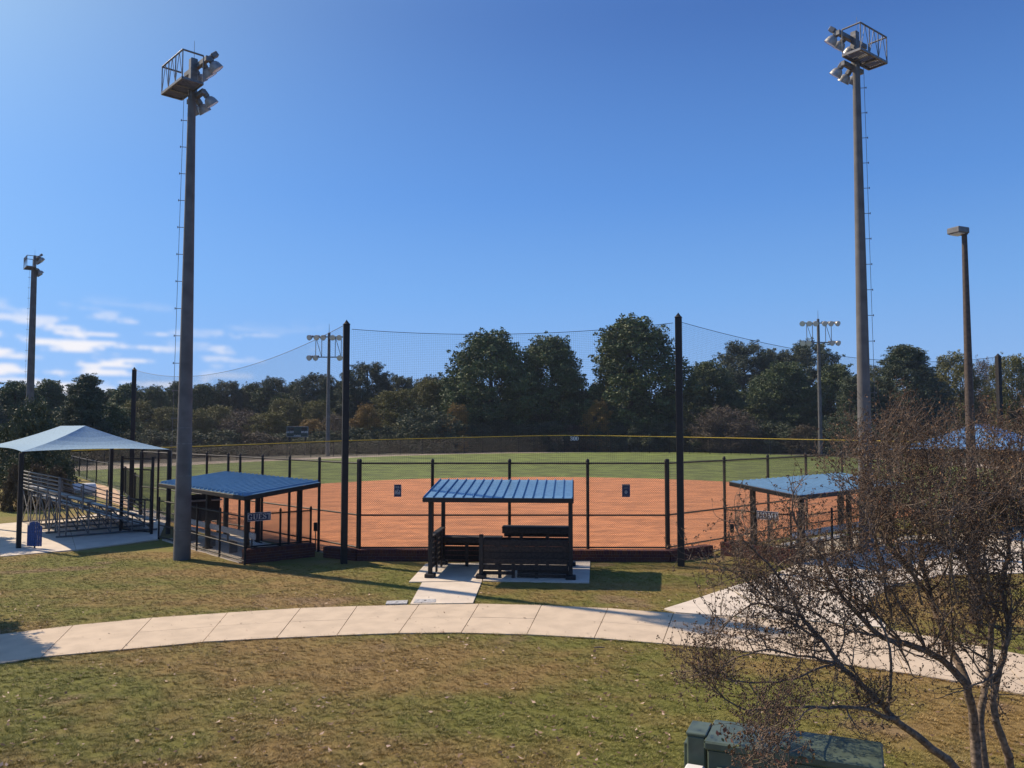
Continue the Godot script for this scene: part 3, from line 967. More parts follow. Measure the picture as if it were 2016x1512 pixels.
func build_shelter() -> void:
	var FL := gp(847, 1140)
	var FR := gp(1123.5, 1144)
	var W := FL.distance_to(FR)
	var D := 1.95
	var fr := frame(FL, FR - FL)
	var o := thing("scorer_shelter", "small open shelter with blue seamed roof and dark brown board walls", "shelter", fr)
	var front := hz(979, -FL.z - 0.2)
	var rear := hz(944, -FL.z + D + 0.3)
	var yaw := 0.0
	# roof: x from -0.12 to W+0.05, z from +0.22 to -D-0.32
	var x0 := -0.14
	var x1 := W + 0.06
	var at := func(a: float, b: float) -> Vector3: return Vector3(a, lerpf(front, rear, b / (D + 0.54)), 0.22 - b)
	var n := 15
	var w := (x1 - x0) / n
	for i in n:
		var mb := MB.new()
		slope_quad(mb, x0 + i * w + 0.0015, x0 + (i + 1) * w - 0.0015, 0, D + 0.54, at, 0.012)
		part(o, "roof_panel", mb, M.roof)
	for i in n + 1:
		var mb := MB.new()
		var a: Vector3 = at.call(clampf(x0 + i * w, x0 + 0.012, x1 - 0.012), 0.0)
		var b: Vector3 = at.call(clampf(x0 + i * w, x0 + 0.012, x1 - 0.012), D + 0.54)
		mb.bevel_box(frame((a + b) * 0.5 + Vector3(0, 0.017, 0), b - a), Vector3(a.distance_to(b), 0.034, 0.022), 0.004)
		part(o, "roof_seam", mb, M.roof_edge)
	for e in [[x0, 0.0, x1, 0.0, 0.06], [x0, D + 0.54, x1, D + 0.54, 0.06], [x0, 0.0, x0, D + 0.54, 0.05], [x1, 0.0, x1, D + 0.54, 0.05]]:
		var mb := MB.new()
		var a: Vector3 = at.call(e[0], e[1])
		var b: Vector3 = at.call(e[2], e[3])
		mb.bevel_box(frame((a + b) * 0.5 - Vector3(0, 0.062, 0), b - a), Vector3(a.distance_to(b) + 0.03, 0.11, 0.045), 0.006)
		part(o, "fascia", mb, M.bronze)
	for p in [[0.0, 0.0], [W, 0.0], [0.0, -D], [W, -D]]:
		var mb := MB.new()
		var h := lerpf(front, rear, (0.22 - p[1]) / (D + 0.54)) - 0.03
		mb.bevel_box(T(Vector3(p[0], h * 0.5, p[1])), Vector3(0.10, h, 0.10), 0.008)
		part(o, "post", mb, M.bronze)
		mb = MB.new()
		mb.bevel_box(T(Vector3(p[0], 0.09, p[1])), Vector3(0.25, 0.10, 0.25), 0.015)
		part(o, "post_base", mb, M.bronze)
	for z in [0.0, -D]:
		var mb := MB.new()
		var h := lerpf(front, rear, (0.22 - z) / (D + 0.54))
		mb.bevel_box(T(Vector3(W * 0.5, h - 0.10, z)), Vector3(W - 0.1, 0.12, 0.08), 0.008)
		part(o, "beam", mb, M.bronze)
	# short post and screen of boards along the front
	var xm := W * 0.366
	var mb := MB.new()
	mb.bevel_box(T(Vector3(xm, 0.57, 0.0)), Vector3(0.10, 1.06, 0.10), 0.008)
	part(o, "short_post", mb, M.bronze)
	mb = MB.new()
	mb.bevel_box(T(Vector3(xm, 0.09, 0.0)), Vector3(0.25, 0.09, 0.25), 0.015)
	part(o, "post_base", mb, M.bronze)
	for k in 5:
		mb = MB.new()
		mb.bevel_box(T(Vector3((xm + W) * 0.5, 0.31 + k * 0.148, rng.randf_range(-0.004, 0.004))), Vector3(W - xm - 0.11, 0.139, 0.035), 0.006)
		part(o, "screen_board", mb, M.plank if k % 2 == 0 else M.plank2)
	mb = MB.new()
	mb.bevel_box(T(Vector3(xm + 0.43, 0.165, -0.05)), Vector3(0.76, 0.085, 0.035), 0.006)
	part(o, "foot_board", mb, M.plank2)
	mb = MB.new()
	mb.bevel_box(T(Vector3((xm + 0.84 + W) * 0.5, 0.195, -0.05)), Vector3(W - xm - 0.92, 0.085, 0.035), 0.006)
	part(o, "foot_board", mb, M.plank)
	mb = MB.new()
	mb.bevel_box(T(Vector3((xm + 0.84 + W) * 0.5, 0.102, -0.05)), Vector3(W - xm - 0.92, 0.085, 0.035), 0.006)
	part(o, "foot_board", mb, M.plank2)
	for x in [0.45, 0.78, 1.35]:
		mb = MB.new()
		mb.bevel_box(T(Vector3(xm + x, 0.50, -0.065)), Vector3(0.085, 0.94, 0.05), 0.006)
		part(o, "stud", mb, M.plank2)
	# boards on the left side
	for k in 6:
		mb = MB.new()
		mb.bevel_box(T(Vector3(0.0, 0.28 + k * 0.125, -D * 0.5)), Vector3(0.035, 0.105, D - 0.11), 0.006)
		part(o, "side_board", mb, M.plank2)
	mb = MB.new()
	mb.bevel_box(T(Vector3(0.0, 1.025, -D * 0.5)), Vector3(0.15, 0.045, D - 0.11), 0.008)
	part(o, "side_cap", mb, M.plank)
	for z in [0.33, 0.72]:
		mb = MB.new()
		mb.bevel_box(T(Vector3(0.045, 0.53, -D * z)), Vector3(0.05, 0.93, 0.085), 0.006)
		part(o, "stud", mb, M.plank2)
	# counters along the field side: a low one and a high one
	var xc := W * 0.47
	mb = MB.new()
	mb.bevel_box(T(Vector3((0.05 + xc) * 0.5, 0.80, -D + 0.20)), Vector3(xc - 0.05, 0.045, 0.44), 0.008)
	part(o, "low_counter", mb, M.plank)
	mb = MB.new()
	mb.bevel_box(T(Vector3((0.05 + xc) * 0.5, 0.725, -D + 0.40)), Vector3(xc - 0.06, 0.10, 0.035), 0.006)
	part(o, "counter_apron", mb, M.plank2)
	mb = MB.new()
	mb.bevel_box(T(Vector3((xc + W) * 0.5, 1.08, -D + 0.20)), Vector3(W - xc - 0.02, 0.045, 0.46), 0.008)
	part(o, "high_counter", mb, M.plank)
	mb = MB.new()
	mb.bevel_box(T(Vector3((xc + W) * 0.5, 0.995, -D + 0.41)), Vector3(W - xc - 0.04, 0.12, 0.035), 0.006)
	part(o, "counter_apron", mb, M.plank2)
	for k in 5:
		mb = MB.new()
		mb.bevel_box(T(Vector3(W * 0.5, 0.22 + k * 0.125, -D - 0.03)), Vector3(W - 0.11, 0.105, 0.035), 0.006)
		part(o, "rear_board", mb, M.plank)
	mb = MB.new()
	mb.bevel_box(T(Vector3((xc + W) * 0.5, 0.845, -D - 0.03)), Vector3(W - xc - 0.06, 0.105, 0.035), 0.006)
	part(o, "rear_board", mb, M.plank)
	for x in [0.20, 0.43, 0.62, 0.82]:
		mb = MB.new()
		var hh := 0.72 if x < 0.47 else 1.0
		mb.bevel_box(T(Vector3(W * x, hh * 0.5 + 0.03, -D + 0.33)), Vector3(0.085, hh, 0.05), 0.006)
		part(o, "counter_leg", mb, M.plank2)

# ---------------------------------------------------------------- light masts
func dish_mesh() -> ArrayMesh:       # bell-shaped reflector, opening towards local -y
	var mb := MB.new()
	mb.lathe(Transform3D.IDENTITY, [Vector2(0.0, 0.30), Vector2(0.09, 0.295), Vector2(0.17, 0.25), Vector2(0.225, 0.16), Vector2(0.255, 0.05), Vector2(0.268, -0.05), Vector2(0.272, -0.06), Vector2(0.262, -0.05), Vector2(0.245, 0.05), Vector2(0.2, 0.16), Vector2(0.1, 0.26), Vector2(0.0, 0.28)], 18)
	return mb.mesh(M.lamp_shell)
func lens_mesh() -> ArrayMesh:
	var mb := MB.new()
	mb.lathe(Transform3D.IDENTITY, [Vector2(0.262, -0.045), Vector2(0.14, -0.062), Vector2(0.0, -0.066)], 18)
	return mb.mesh(M.glass)
func socket_mesh() -> ArrayMesh:
	var mb := MB.new()
	mb.bevel_box(T(Vector3(0, 0.42, 0)), Vector3(0.22, 0.26, 0.2), 0.03)
	mb.tube(Vector3(0, 0.27, 0), Vector3(0, 0.33, 0), 0.09, 0.1, 12)
	return mb.mesh(M.lamp_box)
var DISH: ArrayMesh
var LENS: ArrayMesh
var SOCK: ArrayMesh
func flood(parent: Node, at: Vector3, aim: Vector3, boxed: bool) -> void:
	var yy := -aim.normalized()
	var xx := yy.cross(Vector3.UP).normalized()
	var t := Transform3D(Basis(xx, yy, xx.cross(yy)).scaled_local(Vector3.ONE * 0.70), at)
	var d := inst(parent, "floodlight", DISH, t)
	inst(d, "lens", LENS)
	inst(d, "socket", SOCK)
	if boxed:
		var mb := MB.new()
		mb.bevel_box(T(Vector3(0.0, 0.48, 0.26)), Vector3(0.26, 0.2, 0.28), 0.02)
		part(d, "ballast", mb, M.lamp_box)
	var mb2 := MB.new()
	mb2.tube(Vector3(0, 0.42, 0), Vector3(0, 0.42, 0) + t.basis.inverse() * Vector3(0, -0.10, 0) + Vector3(0, 0.18, 0), 0.025, 0.025, 6)
	part(d, "bracket", mb2, M.galv)
func mast(label: String, base: Vector3, height: float, r0: float, r1: float, aim: Vector3, group: String, m: Material, detail: bool, pegs_dir: Vector3) -> Node3D:
	var o := thing("light_mast", label, "light mast", T(base), group)
	var mb := MB.new()
	mb.tube(Vector3(0, -0.1, 0), Vector3(0, height, 0), r0, r1, 24)
	part(o, "pole", mb, m)
	mb = MB.new()
	mb.lathe(T(Vector3(0, height, 0)), [Vector2(r1 + 0.01, -0.05), Vector2(r1 + 0.01, 0.02), Vector2(0, 0.06)], 16)
	part(o, "pole_cap", mb, M.galv)
	var a := Vector3(aim.x, 0, aim.z).normalized()
	var x := a.cross(Vector3.UP)                       # along the crossarms
	var up := Vector3.UP
	var H := height
	var bas := Basis(x, up, -a)                        # local: x arm, y up, z away from the aim
	var tb := Transform3D(bas, Vector3(0, H, 0))
	# head post and twin crossarms
	for q in [[0.74, 0.80, 0.09], [-0.14, 0.55, 0.07]]:
		mb = MB.new()
		mb.bevel_box(tb * T(Vector3(0, q[0], -0.12)), Vector3(q[1] * 2, 0.15, 0.12), 0.01)
		part(o, "crossarm", mb, M.galv)
	mb = MB.new()
	mb.bevel_box(tb * T(Vector3(0, 0.33, -0.02)), Vector3(0.20, 1.25, 0.20), 0.02)
	part(o, "mast_head", mb, M.galv)
	mb = MB.new()
	mb.tube(tb * Vector3(0.1, 0.6, 0), tb * Vector3(0.1, 1.45, 0), 0.010, 0.005, 6)
	part(o, "lightning_rod", mb, M.galv)
	# service platform with cage
	var pw := 0.76
	var pd := 0.58
	var py := -0.02
	mb = MB.new()
	for e in [[-pw, 0.0, pw, 0.0], [-pw, pd, pw, pd], [-pw, 0.0, -pw, pd], [pw, 0.0, pw, pd], [-pw * 0.3, 0.0, -pw * 0.3, pd], [pw * 0.3, 0.0, pw * 0.3, pd]]:
		var p := tb * Vector3(e[0], py, e[1])
		var q := tb * Vector3(e[2], py, e[3])
		mb.box(frame((p + q) * 0.5, q - p), Vector3(p.distance_to(q), 0.07, 0.045))
	part(o, "platform_frame", mb, M.galv)
	mb = MB.new()
	for k in 22:
		var xx := lerpf(-pw + 0.04, pw - 0.04, k / 21.0)
		mb.box(Transform3D(bas, tb * Vector3(xx, py + 0.02, pd * 0.5)), Vector3(0.022, 0.02, pd - 0.04))
	for k in 9:
		mb.box(Transform3D(bas, tb * Vector3(0, py + 0.03, lerpf(0.04, pd - 0.04, k / 8.0))), Vector3(pw * 2 - 0.08, 0.016, 0.016))
	part(o, "platform_grating", mb, M.galv)
	var top := py + 0.80
	var rail := [[-pw, top, 0.0, -pw, top, pd], [-pw, top, pd, pw, top, pd], [pw, top, pd, pw, top, 0.0]]
	for r in rail:
		mb = MB.new()
		mb.tube(tb * Vector3(r[0], r[1], r[2]), tb * Vector3(r[3], r[4], r[5]), 0.026, 0.026, 6)
		part(o, "guard_rail", mb, M.galv)
	for k in 4:
		var xx := lerpf(-pw, pw, k / 3.0)
		mb = MB.new()
		mb.tube(tb * Vector3(xx, py, pd), tb * Vector3(xx, top, pd), 0.016, 0.016, 6)
		part(o, "cage_bar", mb, M.galv)
		if k < 3:
			for e in 2:
				mb = MB.new()
				mb.tube(tb * Vector3(xx + pw / 3.0, top, pd), tb * Vector3(xx + pw * 2.0 / 3.0 * e, py, pd), 0.010, 0.010, 5)
				part(o, "cage_brace", mb, M.galv)
	for sx in [-pw, pw]:
		mb = MB.new()
		mb.tube(tb * Vector3(sx, py, 0), tb * Vector3(sx, top, 0), 0.016, 0.016, 6)
		part(o, "cage_bar", mb, M.galv)
	# floodlights
	for q in [[-0.78, 0.66], [-0.32, 0.62], [0.32, 0.62], [0.78, 0.66], [-0.52, -0.28], [-0.04, -0.36], [0.48, -0.28]]:
		var dir: Vector3 = a * 0.62 + x * q[0] * 0.2 + Vector3.DOWN * 0.78
		flood(o, tb * Vector3(q[0] * 0.95, q[1] - 0.12, -0.40), dir, q[1] > 0 and absf(q[0]) > 0.5)
	if detail:
		# climbing pegs, safety line and straps
		var side := pegs_dir.normalized()
		mb = MB.new()
		mb.tube(side * (r0 + 0.10) + Vector3(0, 2.6, 0), side * (r1 + 0.11) + Vector3(0, H, 0), 0.007, 0.007, 5, false)
		part(o, "safety_line", mb, M.galv)
		var k := 0
		var y := 3.2
		while y < H - 0.4:
			var rr := lerpf(r0, r1, y / H)
			mb = MB.new()
			mb.tube(side * (rr - 0.02) + Vector3(0, y, 0), side * (rr + 0.17) + Vector3(0, y, 0), 0.010, 0.010, 6)
			mb.tube(side * (rr + 0.16) + Vector3(0, y - 0.03, 0), side * (rr + 0.16) + Vector3(0, y + 0.03, 0), 0.012, 0.012, 6)
			part(o, "climbing_peg", mb, M.galv)
			y += 0.78
			k += 1
		for yy in [0.85, 2.35, 3.25, 3.7]:
			var rr := lerpf(r0, r1, yy / H) + 0.004
			mb = MB.new()
			mb.tube(Vector3(0, yy, 0), Vector3(0, yy + 0.025, 0), rr, rr, 24, false)
			part(o, "strap", mb, M.galv)
	return o
func build_lights() -> void:
	DISH = dish_mesh(); LENS = lens_mesh(); SOCK = socket_mesh()
	var bl := gp(358, 1103)
	mast("tall concrete light mast with caged floodlights beside the GUEST dugout", bl, hz(179, -bl.z), 0.235, 0.105, Vector3(1, 0, -0.95), "caged light masts", M.pole_concrete, true, Vector3(-1, 0, 0.25))
	var br := gp(1708, 1088)
	mast("tall concrete light mast with caged floodlights in front of the HOME dugout", br, hz(122, -br.z), 0.225, 0.105, Vector3(-0.61, 0, -0.79), "caged light masts", M.pole_concrete, true, Vector3(1, 0, 0.2))
	var bf := V(-35.6, 60.0)
	mast("distant concrete light mast with caged floodlights behind the bleacher canopy", bf, hz(528, 60.0), 0.30, 0.19, Vector3(1, 0, -0.8), "caged light masts", M.pole_concrete, true, Vector3(-1, 0, 0.25))
	# two outfield masts
	for q in [[645, 898, 645, 655, "slim grey outfield light mast near the scoreboard"], [1616, 896, 1612, 628, "slim grey outfield light mast behind the right field fence"]]:
		var b := gp(q[0], q[1])
		var z := -b.z
		var h := hz(q[3], z)
		var o := thing("outfield_mast", q[4], "light mast", T(b), "outfield light masts")
		var mb := MB.new()
		mb.tube(Vector3(0, -0.1, 0), Vector3(0, h, 0), 0.30, 0.18, 16)
		part(o, "pole", mb, M.pole_concrete)
		for y in [-0.6, -3.3]:
			mb = MB.new()
			mb.box(T(Vector3(0, h + y, 0.25)), Vector3(5.0, 0.14, 0.14))
			part(o, "crossarm", mb, M.galv)
		mb = MB.new()
		for x in [-1.7, -0.9, 0.9, 1.7]: mb.tube(Vector3(x, h - 0.6, 0.25), Vector3(x, h - 3.3, 0.25), 0.05, 0.05, 5)
		for x in [-1.7, 0.9]: mb.tube(Vector3(x, h - 0.6, 0.25), Vector3(x + 0.8, h - 3.3, 0.25), 0.04, 0.04, 5)
		part(o, "truss", mb, M.galv)
		mb = MB.new()
		mb.tube(Vector3(0, h, 0), Vector3(0, h + 1.2, 0), 0.04, 0.02, 5)
		part(o, "lightning_rod", mb, M.galv)
		for k in 6: big_flood(o, Vector3([-2.45, -1.5, -0.62, 0.62, 1.5, 2.45][k], h - 0.75, 0.75), [-0.5, -0.2, -0.1, 0.1, 0.2, 0.5][k])
		for k in 4: big_flood(o, Vector3([-2.45, -1.6, 1.6, 2.45][k], h - 3.45, 0.75), [-0.5, -0.3, 0.3, 0.5][k])
	# brown parking lamp
	var bp := gp(1922, 1231)
	var z2 := -bp.z
	var hp := hz(461, z2)
	var o := thing("lamp_post", "slim brown lamp post with flat shoebox head among the branches", "lamp post", T(bp))
	var mb := MB.new()
	mb.tube(Vector3(0, 0, 0), Vector3(0, hp, 0), 0.115, 0.048, 20)
	part(o, "pole", mb, M.brown_pole)
	mb = MB.new()
	mb.bevel_box(T(Vector3(0.0, hp + 0.03, 0.0)), Vector3(0.10, 0.10, 0.10), 0.01)
	part(o, "arm", mb, M.brown_pole)
	mb = MB.new()
	mb.bevel_box(Transform3D(Basis(Vector3.UP, 0.42), Vector3(-0.10, hp + 0.07, -0.03)), Vector3(0.30, 0.12, 0.27), 0.015)
	part(o, "head", mb, M.lamp_box)
	mb = MB.new()
	mb.bevel_box(Transform3D(Basis(Vector3.UP, 0.42), Vector3(-0.10, hp + 0.005, -0.03)), Vector3(0.24, 0.02, 0.21), 0.004)
	part(o, "lens", mb, M.glass)
func big_flood(o: Node, at: Vector3, turn: float) -> void:
	var dir := Vector3(turn, -0.42, 1.0).normalized()
	var yy := -dir
	var xx := yy.cross(Vector3.UP).normalized()
	var d := inst(o, "floodlight", DISH, Transform3D(Basis(xx, yy, xx.cross(yy)) * Basis.from_scale(Vector3.ONE * 1.4), at))
	inst(d, "lens", LENS)
	inst(d, "socket", SOCK)

# ---------------------------------------------------------------- bleachers and shade canopies
func bleacher(label: String, fr: Transform3D, L: float) -> Node3D:
	# local x: from the high back row down to the front row; local -z: along the rows away from the near end
	var o := thing("bleachers", label, "bleachers", fr, "bleachers")
	var mb: MB
	for k in 5:
		var x := 0.3 + 0.70 * (4 - k)
		var h := 0.42 + k * 0.255
		mb = MB.new()
		mb.bevel_box(T(Vector3(x, h, -L * 0.5)), Vector3(0.25, 0.04, L), 0.01)
		part(o, "seat_plank", mb, M.alu)
		for e in (2 if k > 0 else 0):
			mb = MB.new()
			mb.bevel_box(T(Vector3(x + 0.26 + e * 0.235, h - 0.38, -L * 0.5)), Vector3(0.22, 0.035, L), 0.01)
			part(o, "foot_plank", mb, M.alu)
	var nf := int(L / 1.5) + 1
	for f in nf:
		var z := -lerpf(0.15, L - 0.15, float(f) / (nf - 1))
		mb = MB.new()
		mb.tube(Vector3(0.0, 0.08, z), Vector3(3.25, 0.08, z), 0.03, 0.03, 5)
		mb.tube(Vector3(0.1, 0.08, z), Vector3(0.1, 1.42, z), 0.026, 0.026, 5)
		for k in 5:
			var x := 0.3 + 0.7 * (4 - k)
			mb.tube(Vector3(x, 0.08, z), Vector3(x, 0.40 + k * 0.255, z), 0.024, 0.024, 5)
			if k < 4: mb.tube(Vector3(x, 0.20 + k * 0.255, z), Vector3(x - 0.7, 0.42 + (k + 1) * 0.255 - 0.25, z), 0.024, 0.024, 5)
			if k > 0: mb.tube(Vector3(x, 0.40 + k * 0.255, z), Vector3(x + 0.7, 0.08, z), 0.02, 0.02, 5)
		part(o, "support_frame", mb, M.galv)
	for f in nf - 1:
		var z0 := -lerpf(0.15, L - 0.15, float(f) / (nf - 1))
		var z1 := -lerpf(0.15, L - 0.15, float(f + 1) / (nf - 1))
		mb = MB.new()
		mb.tube(Vector3(0.1, 0.1, z0), Vector3(0.1, 1.3, z1), 0.02, 0.02, 5)
		mb.tube(Vector3(0.1, 1.3, z0), Vector3(0.1, 0.1, z1), 0.02, 0.02, 5)
		part(o, "cross_brace", mb, M.galv)
	# guard rails at the back and at both ends
	for k in 6:
		mb = MB.new()
		mb.tube(Vector3(0.02, 1.40 + k * 0.13, 0), Vector3(0.02, 1.40 + k * 0.13, -L), 0.022, 0.022, 6)
		part(o, "back_rail", mb, M.galv)
	for f in nf:
		var z := -lerpf(0.0, L, float(f) / (nf - 1))
		mb = MB.new()
		mb.tube(Vector3(0.02, 1.2, z), Vector3(0.02, 2.08, z), 0.03, 0.03, 6)
		part(o, "rail_post", mb, M.galv)
	for z in [0.03, -L - 0.03]:
		for k in 5:
			mb = MB.new()
			mb.tube(Vector3(0.05, 1.45 + k * 0.15, z), Vector3(2.75, 0.55 + k * 0.13, z), 0.018, 0.018, 6)
			part(o, "end_rail", mb, M.galv)
		for x in [0.05, 0.75, 1.5, 2.2, 2.75]:
			mb = MB.new()
			var h := lerpf(1.45, 0.55, x / 2.75)
			mb.tube(Vector3(x, h - 0.35, z), Vector3(x, h + 0.62, z), 0.03, 0.03, 6)
			part(o, "rail_post", mb, M.galv)
	return o
func canopy(label: String, c: Array, ridge: Array, m: Material, feet: Array) -> void:
	# c: four corners with height in ring order, ridge: two ridge points (first next to edge 0-3)
	var o := thing("shade_canopy", label, "canopy", Transform3D.IDENTITY, "shade canopies")
	var mb := MB.new()
	var sail := func(a: Vector3, b: Vector3, t: Vector3, s: Vector3) -> void:      # face from eave a-b up to ridge t-s, eave bowed inwards
		var N := 10
		for i in N:
			for j in 6:
				var q := []
				for e in [[i, j], [i + 1, j], [i + 1, j + 1], [i, j + 1]]:
					var x := float(e[0]) / N
					var y := float(e[1]) / 6.0
					var p := a.lerp(b, x).lerp(t.lerp(s, x), y)
					var bow := 4.0 * x * (1.0 - x) * (1.0 - y)
					p = p.lerp(t.lerp(s, x), 0.07 * bow)
					p.y -= 0.16 * sin(PI * y) * (0.4 + 0.6 * 4.0 * x * (1.0 - x))
					q.append(p)
				mb.quad_out(q[0], q[1], q[2], q[3], Vector3.UP)
	sail.call(c[0], c[1], ridge[0], ridge[0])
	sail.call(c[1], c[2], ridge[0], ridge[1])
	sail.call(c[2], c[3], ridge[1], ridge[1])
	sail.call(c[3], c[0], ridge[1], ridge[0])
	part(o, "fabric_top", mb, m)
	mb = MB.new()
	for i in 4:
		var a: Vector3 = c[i]
		var t: Vector3 = ridge[0] if i < 2 else ridge[1]
		mb.tube(a - Vector3(0, 0.06, 0), t - Vector3(0, 0.22, 0), 0.035, 0.035, 6)
	mb.tube(ridge[0] - Vector3(0, 0.22, 0), ridge[1] - Vector3(0, 0.22, 0), 0.04, 0.04, 6)
	part(o, "hip_frame", mb, M.bronze)
	for i in 4:
		mb = MB.new()
		var a: Vector3 = c[i]
		mb.bevel_box(T(Vector3(a.x, a.y * 0.5 - 0.03, a.z), 0.7), Vector3(0.13, a.y - 0.02, 0.13), 0.01)
		part(o, "post", mb, M.bronze)
func build_bleachers() -> void:
	var R := V(-15.1, 27.2)
	var v := V(0.75, 0.66).normalized()
	bleacher("aluminium bleachers with guard rails under the pale canopy", frame(R, v), 6.2)
	var c0 := V(-15.1, 25.1, 2.98)
	var c1 := V(-12.05, 28.7, 2.95)
	var off := V(-4.6, 5.2)
	var cs := [c0, c1, c1 + off, c0 + off]
	var mid := (c0 + c1) * 0.5
	var far := mid + off
	var r0 := mid.lerp(far, 0.28)
	var r1 := mid.lerp(far, 0.78)
	r0.y = hz(838, -r0.z); r1.y = r0.y
	canopy("pale blue fabric shade canopy over the bleachers", cs, [r0, r1], M.fabric, [])
	# the other stand, mostly behind the branches
	var R2 := V(16.9, 27.6)
	var v2 := V(-0.72, 0.69).normalized()
	bleacher("aluminium bleachers glimpsed through branches near the HOME dugout", frame(R2 + V(0.69, 0.72) * 6.2, v2), 6.2)
	var d0 := V(16.2, 25.2, 2.98)
	var d1 := V(13.2, 28.6, 2.95)
	var off2 := V(4.6, 5.2)
	var mid2 := (d0 + d1) * 0.5
	var q0 := mid2.lerp(mid2 + off2, 0.34)
	var q1 := mid2.lerp(mid2 + off2, 0.70)
	q0.y = 3.85; q1.y = 3.85
	canopy("blue fabric shade canopy glimpsed above the branches", [d0, d1, d1 + off2, d0 + off2], [q0, q1], M.fabric_blue, [])
	# blue slatted board
	var b := gp(66, 1082)
	var o := thing("slatted_bin", "blue slatted litter bin with rounded top beside the bleachers", "bin", T(b, -0.15))
	var mb: MB
	for k in 7:
		var x := (k - 3) * 0.072
		var top := 0.86 - 0.9 * x * x * 2.0 - (0.05 if absi(k - 3) == 3 else 0.0)
		mb = MB.new()
		mb.bevel_box(T(Vector3(x, (top + 0.1) * 0.5, 0.0 + absf(x) * -0.12)), Vector3(0.066, top - 0.1, 0.03), 0.008)
		part(o, "slat", mb, M.blue_plastic)
	mb = MB.new()
	mb.tube(Vector3(0, 0.0, -0.04), Vector3(0, 0.5, -0.04), 0.025, 0.025, 8)
	part(o, "stand", mb, M.bronze)
	mb = MB.new()
	for h in [0.25, 0.6]: mb.bevel_box(T(Vector3(0, h, -0.05)), Vector3(0.46, 0.05, 0.03), 0.006)
	part(o, "cross_bar", mb, M.blue_plastic)
	# rolled tarp in the practice strip
	o = thing("tarp_roll", "white rolled tarp lying on the grass beyond the bleachers", "roll", T(gp(164, 972), 0.75))
	mb = MB.new()
	mb.lathe(Transform3D(Basis(Vector3.BACK, PI / 2), Vector3(0.6, 0.3, 0)), [Vector2(0.05, 0), Vector2(0.27, 0.0), Vector2(0.29, 0.03), Vector2(0.29, 1.17), Vector2(0.27, 1.2), Vector2(0.05, 1.2)], 16)
	part(o, "roll", mb, M.white)
	mb = MB.new()
	mb.tube(Vector3(-0.7, 0.3, 0), Vector3(0.7, 0.3, 0), 0.06, 0.06, 10)
	part(o, "core", mb, M.galv)

func build_field_things() -> void:
	# scoreboard
	var z := 112.0
	var c := pz(586, 850, z)
	var w := 42.0 * z / FOC
	var h := 20.5 * z / FOC
	var o := thing("scoreboard", "dark green scoreboard with white captions behind the outfield fence", "scoreboard", T(c))
	var mb := MB.new()
	mb.bevel_box(T(Vector3.ZERO), Vector3(w, h, 0.25), 0.02)
	part(o, "cabinet", mb, M.scoreboard)
	border(o, w, h, 0.05, 0.13)
	lettering(o, "GUEST", 0.26, Vector3(-w * 0.34, -0.04, 0.135), M.white, 0.85)
	lettering(o, "HOME", 0.26, Vector3(w * 0.34, -0.04, 0.135), M.white, 0.85)
	lettering(o, "INNING", 0.22, Vector3(0, -h * 0.38, 0.135), M.white, 0.85)
	for x in [-0.36, 0.36]:
		mb = MB.new()
		mb.box(T(Vector3(w * x, -h * 0.5 - c.y * 0.5 + h * 0.25, -0.02)), Vector3(0.18, c.y - h * 0.5, 0.18))
		part(o, "post", mb, M.bronze)
	for x in [-0.30, 0.30]:
		mb = MB.new()
		mb.box(T(Vector3(w * x, h * 0.24, 0.13)), Vector3(w * 0.24, h * 0.34, 0.012))
		part(o, "digit_window", mb, M.black)
	# fallen stick on the lawn
	var st := gp(1180, 1281)
	o = thing("stick", "short pale stick lying on the near lawn", "stick", T(st + Vector3(0, 0.05, 0)))
	mb = MB.new()
	mb.tube(Vector3(-0.09, 0, 0), Vector3(0.0, 0.012, 0.012), 0.011, 0.014, 7)
	mb.tube(Vector3(0.0, 0.012, 0.012), Vector3(0.09, 0.0, 0.0), 0.014, 0.008, 7)
	part(o, "wood", mb, M.bark_pale)

